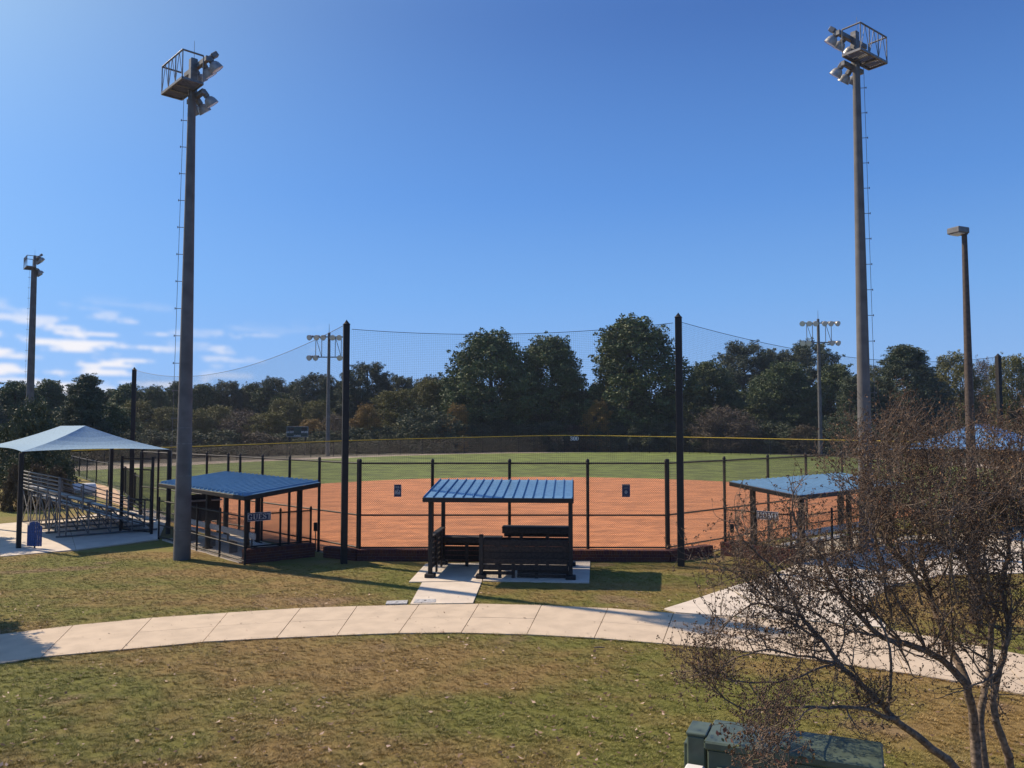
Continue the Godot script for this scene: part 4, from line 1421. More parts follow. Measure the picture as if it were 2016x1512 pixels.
# ---------------------------------------------------------------- green cabinet
func build_cabinet() -> void:
	var h := 1.5
	var fl := gp(1387, 1459, h)
	var bl := gp(1411, 1418, h)
	var fr_ := gp(1739, 1511, h)
	var x := (fr_ - fl)
	var W := x.length()
	var D := 0.46
	var t := frame(Vector3(fl.x, 0, fl.z), x)
	var o := thing("utility_cabinet", "dark green metal utility cabinet standing under the bare tree", "utility cabinet", t)
	var mb := MB.new()
	mb.bevel_box(T(Vector3(W * 0.5, h * 0.5 - 0.03, -D * 0.5)), Vector3(W - 0.03, h - 0.06, D - 0.03), 0.01)
	part(o, "body", mb, M.cabinet)
	mb = MB.new()
	mb.bevel_box(T(Vector3(W * 0.5, h - 0.028, -D * 0.5)), Vector3(W + 0.015, 0.06, D + 0.015), 0.012)
	part(o, "lid", mb, M.cabinet)
	mb = MB.new()
	mb.bevel_box(T(Vector3(W * 0.52, h * 0.48, 0.0)), Vector3(W * 0.9, h * 0.82, 0.02), 0.006)
	part(o, "door", mb, M.cabinet)
	mb = MB.new()
	mb.bevel_box(T(Vector3(W * 0.9, h * 0.55, 0.02)), Vector3(0.03, 0.14, 0.03), 0.006)
	part(o, "handle", mb, M.galv)
	mb = MB.new()
	mb.bevel_box(T(Vector3(-0.075, h * 0.5 - 0.01, -D * 0.5 + 0.02)), Vector3(0.135, h + 0.01, D * 0.55), 0.012)
	part(o, "side_compartment", mb, M.cabinet)
	mb = MB.new()
	mb.bevel_box(T(Vector3(-0.075, h + 0.004, -D * 0.5 + 0.02)), Vector3(0.145, 0.022, D * 0.57), 0.006)
	part(o, "side_lid", mb, M.cabinet)
	mb = MB.new()
	mb.bevel_box(T(Vector3(-0.158, h - 0.18, -D * 0.42)), Vector3(0.03, 0.2, 0.12), 0.006)
	part(o, "hinge_box", mb, M.cabinet)
	mb = MB.new()
	mb.bevel_box(T(Vector3(W + 0.012, h - 0.25, -D * 0.4)), Vector3(0.02, 0.22, 0.12), 0.006)
	part(o, "hinge_box", mb, M.cabinet)
	mb = MB.new()
	mb.bevel_box(T(Vector3(W * 0.5, 0.04, -D * 0.5)), Vector3(W + 0.5, 0.12, D + 0.5), 0.02)
	part(o, "concrete_base", mb, M.concrete_new)
	o = thing("meter_box", "white box fixed to the front of the green cabinet", "meter box", t * T(Vector3(-0.06, 0, 0.09)))
	mb = MB.new()
	mb.bevel_box(T(Vector3(0.0, h - 0.33, 0.0)), Vector3(0.13, 0.34, 0.14), 0.012)
	part(o, "case", mb, M.white)
	mb = MB.new()
	mb.bevel_box(T(Vector3(0.0, (h - 0.5) * 0.5, -0.03)), Vector3(0.05, h - 0.5, 0.05), 0.008)
	part(o, "conduit", mb, M.white)

# ---------------------------------------------------------------- trees
func rdir() -> Vector3:
	var z := rng.randf_range(-1, 1)
	var a := rng.randf() * TAU
	var r := sqrt(1.0 - z * z)
	return Vector3(r * cos(a), z, r * sin(a))
func clump(mb: MB, c: Vector3, rad: Vector3, count: int, size: float, c0: Color, c1: Color, aspect := 0.55) -> void:
	var tone := rng.randf()
	for i in count:
		var d := rdir()
		var p := c + d * rad * pow(rng.randf(), 0.4)
		var u := rdir()
		var w := u.cross(rdir()).normalized()
		var s := size * rng.randf_range(0.45, 1.35)
		var k := c0.lerp(c1, clampf(tone * 0.65 + rng.randf() * 0.45, 0, 1)) * rng.randf_range(0.75, 1.2)
		mb.leaf(p, u * s, w * s * aspect, k)
func limb(mb: MB, a: Vector3, b: Vector3, r0: float, r1: float, bend: float) -> void:
	var m1 := a.lerp(b, 0.35) + rdir() * bend * a.distance_to(b)
	var m2 := a.lerp(b, 0.7) + rdir() * bend * a.distance_to(b)
	mb.tube(a, m1, r0, lerpf(r0, r1, 0.35), 6, false)
	mb.tube(m1, m2, lerpf(r0, r1, 0.35), lerpf(r0, r1, 0.7), 6, false)
	mb.tube(m2, b, lerpf(r0, r1, 0.7), r1, 5, false)
# each kind is built 20 m high (shrubs 5 m) and scaled where it stands
# profile: crown radius at shares of the crown's height
func prof(p: Array, f: float) -> float:
	var k := clampf(f, 0.0, 1.0) * (p.size() - 1)
	var i := mini(int(k), p.size() - 2)
	return lerpf(p[i], p[i + 1], k - i)
func fill_crown(bark: MB, crown: MB, y0: float, y1: float, p: Array, clumps: int, rad: Vector3, leaves: int, size: float, aspect: float, c0: Color, c1: Color, limbs: int, hollow: float) -> void:
	var lobes := []                                        # uneven bulges make the outline irregular
	for i in 14: lobes.append([rng.randf() * TAU, rng.randf_range(0.1, 0.95), rng.randf_range(-0.42, 0.30)])
	for i in clumps:
		var f := (i + rng.randf()) / clumps
		f = 1.0 - pow(1.0 - f, 0.85)
		var a := TAU * i * 0.38197 + rng.randf() * 0.7
		var r := prof(p, f)
		for l in lobes:
			var da: float = absf(angle_difference(a, l[0]))
			r *= 1.0 + l[2] * exp(-da * da * 2.2 - pow((f - l[1]) * 4.5, 2.0))
		r *= lerpf(hollow, 1.0, sqrt(rng.randf()))
		var c := Vector3(cos(a) * r, lerpf(y0, y1, f) + rng.randf_range(-0.3, 0.3), sin(a) * r)
		if i % maxi(1, clumps / limbs) == 0:
			limb(bark, Vector3(0, maxf(y0 * 0.7, c.y - r * 0.7 - 0.4), 0), c, 0.035 + 0.02 * r, 0.02, 0.07)
		var k := rng.randf_range(0.7, 1.25)
		clump(crown, c, rad * k, int(leaves * k * k * 1.25), size * 0.84, c0, c1, aspect)
		if r > prof(p, f) * 0.62 or f > 0.85:                # ragged sprays that break the outline
			for e in 2:
				var out := Vector3(cos(a), 0.5 + f, sin(a)).normalized()
				var q := c + (out + rdir() * 0.8).normalized() * rad * rng.randf_range(0.9, 1.5)
				clump(crown, q, rad * rng.randf_range(0.22, 0.42), int(leaves * 0.13), size * 0.72, c0, c1, aspect)
func tree_meshes(kind: String) -> Array:
	var bark := MB.new()
	var crown := MB.new()
	var lm: Material = M.leaf_dark
	match kind:
		"oak":
			bark.tube(Vector3.ZERO, Vector3(0, 6, 0), 0.55, 0.42, 10, false)
			bark.tube(Vector3(0, 6, 0), Vector3(0.3, 16, 0.2), 0.42, 0.10, 8, false)
			fill_crown(bark, crown, 2.2, 18.7, [3.6, 5.6, 6.6, 6.4, 5.2, 3.6, 1.3], 190, Vector3(1.4, 1.15, 1.4), 230, 0.22, 0.55, Color(0.050, 0.082, 0.032), Color(0.112, 0.155, 0.050), 26, 0.3)
		"oak2":
			bark.tube(Vector3.ZERO, Vector3(-0.2, 8, 0), 0.5, 0.36, 10, false)
			bark.tube(Vector3(-0.2, 8, 0), Vector3(0.4, 17, 0.2), 0.36, 0.08, 8, false)
			fill_crown(bark, crown, 1.2, 18.8, [3.4, 4.6, 5.4, 5.6, 5.0, 3.8, 1.1], 180, Vector3(1.3, 1.1, 1.3), 220, 0.22, 0.55, Color(0.050, 0.080, 0.032), Color(0.118, 0.155, 0.048), 26, 0.25)
		"pine":
			bark.tube(Vector3.ZERO, Vector3(0.2, 10, 0), 0.34, 0.24, 9, false)
			bark.tube(Vector3(0.2, 10, 0), Vector3(0, 19, 0.1), 0.24, 0.05, 8, false)
			fill_crown(bark, crown, 3.5, 19.3, [2.6, 4.2, 4.3, 3.9, 3.2, 2.4, 1.6, 0.5], 170, Vector3(1.15, 0.75, 1.15), 260, 0.24, 0.30, Color(0.054, 0.078, 0.044), Color(0.094, 0.124, 0.064), 34, 0.2)
		"domepine":
			bark.tube(Vector3.ZERO, Vector3(-0.2, 12, 0), 0.36, 0.24, 9, false)
			bark.tube(Vector3(-0.2, 12, 0), Vector3(0, 18, 0.1), 0.24, 0.07, 8, false)
			fill_crown(bark, crown, 4.0, 19.0, [2.2, 3.0, 3.6, 4.4, 5.0, 4.9, 4.0, 1.8], 180, Vector3(1.1, 0.85, 1.1), 260, 0.23, 0.32, Color(0.054, 0.076, 0.046), Color(0.092, 0.118, 0.064), 34, 0.25)
		"olive", "gold":
			lm = M.leaf_olive
			var c0 := Color(0.085, 0.095, 0.028)
			var c1 := Color(0.200, 0.190, 0.046)
			if kind == "gold":
				c0 = Color(0.15, 0.10, 0.030); c1 = Color(0.34, 0.22, 0.055)
			for t in 3:
				var b := Vector3(rng.randf_range(-1.0, 1.0), 0, rng.randf_range(-1.0, 1.0))
				bark.tube(b, b + Vector3(b.x * 1.2, 8, b.z * 1.2), 0.26, 0.14, 7, false)
				bark.tube(b + Vector3(b.x * 1.2, 8, b.z * 1.2), b * 2.2 + Vector3(0, 17, 0), 0.14, 0.03, 6, false)
			fill_crown(bark, crown, 1.0, 18.8, [3.2, 4.6, 5.4, 5.5, 5.0, 3.9, 1.6], 150, Vector3(1.15, 1.1, 1.15), 170, 0.20, 0.55, c0, c1, 36, 0.2)
		"bare":
			lm = M.leaf_brown
			for t in 6:
				var a := TAU * t / 6.0 + rng.randf()
				var b := Vector3(cos(a), 0, sin(a)) * 0.3
				var m := Vector3(cos(a) * 2.4, 6.5, sin(a) * 2.4)
				limb(bark, b, m, 0.2, 0.12, 0.05)
				for k in 8:
					var q := m + Vector3(rng.randf_range(-3.4, 3.4) + cos(a) * 2, rng.randf_range(1.5, 11.5), rng.randf_range(-3.4, 3.4) + sin(a) * 2)
					limb(bark, m, q, 0.08, 0.02, 0.09)
					for e in 9:
						var s := m.lerp(q, rng.randf_range(0.35, 1.0))
						bark.tube(s, s + (rdir() + Vector3(0, 0.6, 0)) * 1.5, 0.03, 0.008, 4, false)
			fill_crown(bark, crown, 1.0, 18.5, [3.0, 5.0, 6.0, 6.2, 5.4, 3.6, 1.2], 140, Vector3(1.3, 1.3, 1.3), 140, 0.17, 0.5, Color(0.10, 0.080, 0.058), Color(0.165, 0.128, 0.085), 40, 0.15)
		"shrub", "dryshrub":
			var c0 := Color(0.052, 0.072, 0.038)
			var c1 := Color(0.100, 0.120, 0.056)
			if kind == "dryshrub":
				lm = M.leaf_brown
				c0 = Color(0.075, 0.060, 0.036); c1 = Color(0.135, 0.105, 0.054)
			fill_crown(bark, crown, 0.3, 4.6, [2.5, 2.9, 2.9, 2.5, 1.8, 0.7], 90, Vector3(0.6, 0.55, 0.6), 170, 0.115, 0.55, c0, c1, 24, 0.2)
	return [bark.mesh(M.bark), crown.mesh(lm)]
var protos := {}
func tree(called: String, label: String, category: String, kind: String, variant: int, base: Vector3, height: float, wide: float, group: String) -> Node3D:
	var key := kind + str(variant)
	if not protos.has(key): protos[key] = tree_meshes(kind)
	var unit := 5.0 if kind.ends_with("shrub") else 20.0
	var t := Transform3D(Basis(Vector3.UP, rng.randf() * TAU) * Basis.from_scale(Vector3(wide, height / unit, wide)), base)
	var o := thing(called, label, category, t, group)
	inst(o, "trunk", protos[key][0])
	inst(o, "crown", protos[key][1])
	return o
func tree_px(called: String, label: String, category: String, kind: String, variant: int, px: float, top: float, z: float, width: float, group: String) -> void:
	var b := pz(px, 843, z)
	b.y = -0.2
	var h := (hz(top, z) + 0.2) * 1.035
	var spread: float = {"oak": 15.0, "oak2": 12.5, "pine": 10.0, "domepine": 11.0, "olive": 12.0, "gold": 12.0, "bare": 13.0, "shrub": 6.6, "dryshrub": 6.6}[kind]
	tree(called, label, category, kind, variant, b, h, width * 1.22 * z / FOC / spread, group)
func build_trees() -> void:
	# the three great oaks beyond centre field
	tree_px("oak_tree", "tall broad dark oak with bushy left shoulder beyond centre field", "tree", "oak", 0, 968, 655, 140, 190, "")
	tree_px("oak_tree", "tall dark oak growing against the broadest oak beyond centre field", "tree", "oak", 1, 1085, 664, 142, 160, "")
	tree_px("oak_tree", "tallest dark oak standing close behind the 300 sign", "tree", "oak2", 0, 1243, 628, 139, 195, "")
	tree_px("oak_tree", "dark lower oak filling the gap beneath the tall oaks", "tree", "oak2", 1, 900, 742, 150, 130, "")
	# mixed row to the right
	tree_px("oak_tree", "pale-topped round oak right of the tallest oak and below the net", "tree", "oak2", 0, 1395, 714, 145, 120, "")
	tree_px("oak_tree", "dense dark oak in front of the dome-topped pines", "tree", "oak", 1, 1545, 716, 148, 150, "")
	tree_px("oak_tree", "dark oak squeezed behind the right outfield mast", "tree", "oak2", 1, 1650, 718, 150, 120, "")
	for q in [[1468, 678, 168, 115], [1535, 694, 172, 80], [1596, 675, 168, 95]]:
		tree_px("pine_tree", "dome-topped tall pine rising over the oaks at right field", "pine tree", "domepine", 0, q[0], q[1], q[2], q[3], "dome-topped pines at right field")
	tree_px("pine_tree", "broad green pine between the HOME light mast and brown lamp post", "pine tree", "pine", 0, 1786, 684, 120, 150, "")
	tree_px("pine_tree", "slender pine with visible trunk beside the right outfield mast", "pine tree", "pine", 1, 1690, 742, 118, 110, "")
	for q in [[1725, 722, 150, 80], [1880, 696, 135, 100], [1940, 708, 140, 90], [1995, 700, 128, 90], [2080, 690, 125, 110], [1835, 735, 150, 90]]:
		tree_px("thin_tree", "thin olive tree in the row behind the lamp post" if q[0] != 1940 else "thin bare tree in the row behind the lamp post", "tree", "olive" if q[0] != 1940 else "bare", 0, q[0], q[1], q[2], q[3], "thin trees behind the lamp post")
	# the long row to the left
	for q in [[-60, 752, 120, 110, "pine", 0], [25, 752, 128, 110, "oak2", 1], [95, 750, 150, 90, "oak2", 0], [168, 741, 95, 105, "pine", 1], [250, 758, 150, 90, "oak2", 0], [300, 762, 150, 80, "oak", 1], [352, 752, 160, 70, "oak2", 1], [400, 758, 165, 80, "oak2", 0], [446, 753, 170, 75, "domepine", 0], [492, 757, 175, 75, "oak", 1], [536, 746, 175, 70, "domepine", 0], [578, 756, 178, 65, "oak2", 0], [624, 738, 170, 82, "domepine", 1], [672, 752, 172, 60, "oak2", 1], [722, 718, 160, 95, "domepine", 0], [785, 742, 165, 70, "domepine", 1], [850, 742, 158, 60, "domepine", 1]]:
		var sort: String = {"pine": "dark pine", "domepine": "dome-topped dark pine", "oak": "dark broad oak", "oak2": "dark upright oak"}[q[4]]
		tree_px("far_tree", sort + " in the skyline of the treeline beyond left field", "tree", q[4], q[5], q[0], q[1], q[2], q[3], sort + " trees beyond left field")
	for q in [[210, 795, 105, 120, "oak2", 1], [270, 790, 130, 95, "olive", 1], [330, 802, 128, 85, "olive", 0], [385, 806, 130, 85, "olive", 1], [432, 800, 135, 85, "olive", 1], [480, 806, 130, 90, "bare", 1], [530, 812, 128, 90, "olive", 0], [560, 786, 150, 90, "olive", 0], [620, 790, 148, 80, "olive", 1], [660, 815, 125, 70, "bare", 1]]:
		var sort: String = {"oak2": "mid-height green tree", "olive": "muted olive tree", "bare": "bare brown tree"}[q[4]]
		tree_px("autumn_tree", sort + " in front of the dark treeline beyond left field", "tree", q[4], q[5], q[0], q[1], q[2], q[3], sort + " row beyond left field")
	tree_px("orange_tree", "small orange autumn tree behind the scoreboard", "tree", "gold", 0, 614, 826, 122, 75, "")
	for q in [[718, 796, 128, 62], [900, 796, 130, 60]]:
		tree_px("yellow_tree", "yellowing small tree at the foot of the dark trees", "tree", "gold", 1, q[0], q[1], q[2], q[3], "yellowing trees at the fence")
	tree_px("olive_tree", "bright olive leafy tree right of the left net pole", "tree", "olive", 0, 778, 768, 140, 110, "")
	tree_px("olive_tree", "olive tree behind the rounded dark shrub", "tree", "olive", 1, 845, 748, 146, 100, "")
	tree_px("round_shrub", "broad rounded dark shrub behind the left centre fence", "shrub", "shrub", 0, 832, 808, 126, 130, "")
	tree_px("tan_tree", "tan thin tree standing between the tall oaks", "tree", "gold", 0, 1178, 790, 133, 60, "")
	tree_px("bare_bush", "wide bare brown bush behind the right centre fence", "bush", "bare", 0, 1422, 800, 124, 125, "")
	tree_px("round_shrub", "clipped round shrub left of the right outfield mast", "shrub", "dryshrub", 0, 1585, 838, 118, 62, "")
	# understorey behind the fence
	var i := 0
	for q in [[110, 850, 84], [170, 842, 92], [235, 848, 96], [300, 852, 102], [365, 848, 106], [440, 850, 110], [505, 852, 112], [560, 856, 116], [640, 850, 119], [700, 846, 122], [760, 842, 126], [890, 838, 132], [940, 836, 133], [985, 832, 134], [1030, 836, 134], [1085, 834, 134], [1130, 838, 134], [1205, 836, 133], [1255, 834, 132], [1310, 838, 131], [1360, 836, 129], [1470, 838, 125], [1520, 832, 123], [1650, 842, 117], [1700, 838, 114], [1760, 842, 112], [1830, 838, 108], [1900, 838, 104], [1970, 836, 100]]:
		var dry := i % 5 == 1
		tree_px("fence_shrub", "low brown dry shrub behind the outfield fence" if dry else "low dark green shrub behind the outfield fence", "shrub", "dryshrub" if dry else "shrub", i % 2, q[0], q[1], q[2], 105, "dry shrubs along the outfield fence" if dry else "green shrubs along the outfield fence")
		i += 1
	for q in [[880, 770, 155, 110], [940, 760, 158, 120], [1020, 760, 158, 120], [1100, 760, 158, 120], [1170, 772, 160, 110], [1240, 760, 158, 120], [1320, 770, 155, 110], [1380, 772, 158, 110], [1450, 770, 156, 110], [1500, 775, 160, 100], [1600, 780, 160, 110], [1700, 785, 155, 110], [1760, 775, 150, 110], [1850, 775, 150, 110], [1950, 772, 148, 110]]:
		tree_px("inner_tree", "tree deep in the wood beyond centre and right field", "tree", "oak2", (int(q[0]) / 20) % 2, q[0], q[1], q[2], q[3], "trees deep in the wood")
	for k in 24:
		var px := -70.0 + k * 42.0
		tree_px("inner_tree", "tree deep in the wood beyond left field", "tree", "oak2", k % 2, px, 772.0 + 8.0 * sin(k * 1.7), 182.0 - 1.6 * absf(k - 8), 78, "trees deep in the left wood")
	# near the left stand
	tree_px("near_bush", "green bush showing above the canopy beside the distant mast", "bush", "shrub", 1, 62, 803, 52, 120, "")
	tree_px("near_bush", "dark hedge tree under the canopy eave behind the bleachers", "bush", "shrub", 0, 85, 866, 46, 110, "")
	for q in [[35, 918, 36.5, 50], [75, 917, 37.5, 55], [115, 922, 39.0, 50]]:
		tree_px("dry_shrub", "low dry brownish shrub behind the bleacher rails", "shrub", "dryshrub", 1, q[0], q[1], q[2], q[3], "dry shrubs behind the bleachers")
	# the small tree beside the path whose shade falls on the slabs at the edge
	tree("path_tree", "small leafy tree beside the path whose shadow crosses the slabs", "tree", "oak", 1, V(-12.0, 15.7), 4.7, 0.19, "")
	tree("path_tree", "leafy tree left of the bleachers shading the pavement edge", "tree", "oak", 0, V(-20.4, 27.7), 6.3, 0.235, "")

# ---------------------------------------------------------------- the bare crape myrtle in front
var bark_mb: MB
var twig_mb: MB
var seed_mb: MB
var dry_mb: MB
func pod(p: Vector3, r: float) -> void:
	var c := Color(0.055, 0.032, 0.020).lerp(Color(0.13, 0.075, 0.042), rng.randf())
	var k := seed_mb.v.size()
	var rot := Basis(rdir(), rng.randf() * TAU)
	for d in [Vector3.UP * 1.25, Vector3.RIGHT, Vector3.BACK, Vector3.LEFT, Vector3.FORWARD, Vector3.DOWN * 0.9]:
		var q: Vector3 = rot * d
		seed_mb.v.append(p + q * r); seed_mb.n.append(q.normalized()); seed_mb.c.append(c)
	for e in 4:
		var a := k + 1 + e
		var b := k + 1 + (e + 1) % 4
		seed_mb.ix.append_array([k, a, b, k + 5, b, a])
func sprig(p: Vector3, d: Vector3, len: float, r: float) -> void:
	var dir := d.normalized()
	var n := 3
	var q := p
	for i in n:
		dir = (dir + rdir() * 0.45 + Vector3(0, 0.10, 0)).normalized()
		var e := q + dir * len / n
		twig_mb.tube(q, e, lerpf(r, r * 0.45, float(i) / n), lerpf(r, r * 0.45, float(i + 1) / n), 3, false)
		if rng.randf() < 0.5: pod(e + rdir() * 0.006, rng.randf_range(0.0042, 0.0070))
		if rng.randf() < 0.40:
			var u := rdir()
			var w := u.cross(rdir()).normalized()
			var s := rng.randf_range(0.007, 0.015)
			var c := Color(0.13, 0.062, 0.030).lerp(Color(0.26, 0.145, 0.066), rng.randf())
			if rng.randf() < 0.05: c = Color(0.12, 0.13, 0.03)
			if rng.randf() < 0.02: c = Color(0.36, 0.15, 0.05)
			dry_mb.leaf(e + rdir() * 0.009, u * s, w * s * 0.6, c)
		q = e
	for i in rng.randi_range(2, 4): pod(q + rdir() * 0.013, rng.randf_range(0.0045, 0.0072))
func shoot(p: Vector3, d: Vector3, len: float, r: float, level: int, dens: float) -> void:
	var dir := d.normalized()
	var n := 5
	var q := p
	for i in n:
		dir = (dir + rdir() * 0.30 + Vector3(0, 0.10, 0)).normalized()
		var e := q + dir * len / n
		bark_mb.tube(q, e, lerpf(r, r * 0.4, float(i) / n), lerpf(r, r * 0.4, float(i + 1) / n), 4, false)
		var kids := 1 if level == 1 else 1
		for k in kids:
			if rng.randf() < dens:
				var side := (dir * 0.55 + rdir() * 0.95 + Vector3(0, 0.15, 0)).normalized()
				if level <= 1: shoot(e, side, len * rng.randf_range(0.40, 0.62), r * 0.5, level + 1, dens)
				else: sprig(e, side, rng.randf_range(0.10, 0.24), 0.0021)
		if level == 1 and rng.randf() < 0.5: sprig(e, (dir + rdir()).normalized(), rng.randf_range(0.12, 0.25), 0.0021)
		q = e
	sprig(q, dir, rng.randf_range(0.12, 0.22), 0.0021)
	if level <= 1:
		shoot(q, (dir + rdir() * 0.4).normalized(), len * 0.55, r * 0.45, level + 1, dens)
func stem(pts: Array, r0: float, r1: float, from: float, per_m: float, reach: float) -> void:
	# pts: (px, py, distance); drawn as a smooth tapering limb that sends out shoots beyond the share "from"
	var ps := []
	for p in pts: ps.append(pz(p[0], p[1], p[2]))
	var cv := Curve3D.new()
	for i in ps.size():
		var a: Vector3 = ps[maxi(i - 1, 0)]
		var b: Vector3 = ps[mini(i + 1, ps.size() - 1)]
		cv.add_point(ps[i], (a - b) * 0.16, (b - a) * 0.16)
	var L := cv.get_baked_length()
	var n := maxi(8, int(L / 0.09))
	var next := from * L
	var wob := Vector3.ZERO
	var q := cv.sample_baked(0)
	for i in n:
		var s := L * (i + 1) / n
		wob = wob * 0.7 + rdir() * 0.012
		var e := cv.sample_baked(s) + wob
		var ra := lerpf(r0, r1, pow(float(i) / n, 0.8))
		var rb := lerpf(r0, r1, pow(float(i + 1) / n, 0.8))
		bark_mb.tube(q, e, ra * 0.86, rb * 0.86, 8, false)
		while next < s:
			var dir := (e - q).normalized()
			var f := next / L
			var d := (dir * 0.5 + rdir() * 1.0 + Vector3(0, 0.25, 0)).normalized()
			shoot(e, d, reach * rng.randf_range(0.6, 1.25) * lerpf(0.8, 1.0, f), maxf(rb * 0.45, 0.006), 1, 0.80)
			next += rng.randf_range(0.6, 1.4) / (per_m * 1.35)
		q = e
	shoot(q, (q - cv.sample_baked(L * 0.92)).normalized(), reach, r1, 1, 0.8)
func build_myrtle() -> void:
	bark_mb = MB.new(); twig_mb = MB.new(); seed_mb = MB.new(); dry_mb = MB.new()
	# trunks fan out from one foot below the frame
	var foot := [1950, 1690, 7.3]
	stem([foot, [1915, 1570, 7.1], [1873, 1506, 6.9], [1814, 1453, 6.8], [1766, 1414, 6.7], [1737, 1385, 6.65], [1698, 1351, 6.6], [1650, 1303, 6.6], [1611, 1254, 6.6], [1582, 1216, 6.6], [1543, 1148, 6.6], [1495, 1095, 6.5]], 0.062, 0.010, 0.50, 7.0, 0.34)
	stem([[1766, 1414, 6.7], [1737, 1406, 6.5], [1679, 1390, 6.3], [1601, 1393, 6.2], [1524, 1390, 6.1], [1465, 1398, 6.05], [1415, 1365, 6.0]], 0.026, 0.006, 0.25, 4.0, 0.22)
	stem([[1747, 1390, 6.65], [1756, 1337, 6.6], [1749, 1274, 6.6], [1720, 1200, 6.7], [1690, 1140, 6.8]], 0.018, 0.006, 0.4, 8.0, 0.3)
	stem([foot, [1940, 1580, 7.3], [1926, 1506, 7.3], [1921, 1434, 7.3], [1904, 1347, 7.2], [1873, 1313, 7.2], [1824, 1284, 7.1], [1776, 1264, 7.1], [1732, 1250, 7.0], [1689, 1211, 7.0], [1650, 1165, 7.0], [1620, 1100, 7.0], [1580, 1050, 7.0]], 0.070, 0.012, 0.48, 6.5, 0.36)
	stem([[1904, 1347, 7.2], [1868, 1274, 7.4], [1853, 1230, 7.4], [1834, 1182, 7.5], [1819, 1095, 7.6], [1805, 1010, 7.7], [1795, 950, 7.7], [1785, 905, 7.7]], 0.045, 0.012, 0.25, 10.5, 0.42)
	stem([foot, [1955, 1600, 7.5], [1935, 1443, 7.6], [1938, 1370, 7.6], [1950, 1298, 7.7], [1945, 1196, 7.7], [1921, 1143, 7.8], [1887, 1090, 7.9], [1862, 1000, 8.0], [1850, 945, 8.0]], 0.060, 0.012, 0.50, 11.0, 0.44)
	stem([foot, [1990, 1590, 7.2], [1989, 1501, 7.0], [1955, 1385, 6.9], [1965, 1342, 6.9], [1989, 1240, 6.9], [1974, 1158, 7.0], [1984, 1090, 7.0], [1979, 1000, 7.1], [2000, 920, 7.1]], 0.055, 0.012, 0.45, 10.5, 0.42)
	stem([[1834, 1182, 7.5], [1780, 1110, 7.4], [1730, 1050, 7.4], [1700, 985, 7.4], [1705, 915, 7.5]], 0.026, 0.008, 0.12, 12.0, 0.36)
	stem([[1887, 1090, 7.9], [1920, 1010, 8.0], [1930, 940, 8.1], [1940, 920, 8.2]], 0.026, 0.008, 0.1, 12.0, 0.38)
	stem([foot, [2040, 1560, 6.9], [2070, 1420, 6.7], [2085, 1260, 6.7], [2060, 1100, 6.8], [2050, 960, 6.9], [2045, 920, 6.9]], 0.060, 0.012, 0.45, 10.0, 0.42)
	stem([foot, [2010, 1600, 7.8], [2060, 1400, 8.2], [2100, 1200, 8.4], [2090, 1000, 8.5], [2030, 940, 8.5]], 0.060, 0.012, 0.5, 9.0, 0.45)
	stem([[1582, 1216, 6.6], [1530, 1200, 6.5], [1480, 1190, 6.4], [1440, 1215, 6.4], [1425, 1235, 6.4]], 0.014, 0.005, 0.2, 9.0, 0.26)
	stem([[1650, 1303, 6.6], [1580, 1290, 6.4], [1500, 1280, 6.3], [1430, 1300, 6.2], [1400, 1330, 6.1]], 0.014, 0.005, 0.2, 5.0, 0.24)
	for q in [[[1611, 1254, 6.6], [1550, 1220, 6.5], [1490, 1160, 6.4], [1440, 1125, 6.4]], [[1650, 1303, 6.6], [1560, 1335, 6.3], [1470, 1345, 6.1], [1395, 1315, 6.0]], [[1776, 1264, 7.1], [1700, 1190, 7.0], [1620, 1150, 6.9], [1540, 1120, 6.8]], [[1732, 1250, 7.0], [1660, 1235, 6.8], [1580, 1190, 6.7], [1510, 1150, 6.6]], [[1824, 1284, 7.1], [1780, 1200, 7.0], [1730, 1130, 6.9], [1690, 1080, 6.9]], [[1873, 1313, 7.2], [1880, 1220, 7.0], [1870, 1150, 6.9], [1880, 1080, 6.9]]]:
		stem(q, 0.014, 0.005, 0.15, 7.0 if q[1][1] < 1300 else 4.5, 0.27)
	# upper boughs that carry most of the seed heads
	for q in [[1720, 1060, 1725, 900, 7.2], [1760, 1040, 1760, 880, 7.4], [1830, 1000, 1815, 880, 7.6], [1890, 1010, 1890, 890, 7.8], [1950, 1000, 1955, 890, 7.4], [2000, 980, 2005, 880, 7.3], [1740, 1150, 1700, 1010, 6.8], [1800, 1130, 1770, 980, 6.8], [1870, 1120, 1850, 960, 6.7], [1940, 1120, 1930, 950, 6.8], [2010, 1080, 2030, 930, 6.9]]:
		stem([[q[0] + 15, q[1] + 60, q[4] + 0.1], [q[0], q[1], q[4]], [lerpf(q[0], q[2], 0.5) + rng.randf_range(-15, 15), lerpf(q[1], q[3], 0.5), q[4] + rng.randf_range(-0.3, 0.3)], [q[2], q[3], q[4] + rng.randf_range(-0.4, 0.4)]], 0.013, 0.005, 0.1, 5.2, 0.33)
	# young leafy shoots hanging over the cabinet
	stem([[1601, 1393, 6.2], [1560, 1430, 5.6], [1520, 1470, 5.2], [1500, 1500, 5.0]], 0.009, 0.003, 0.4, 7.0, 0.14)
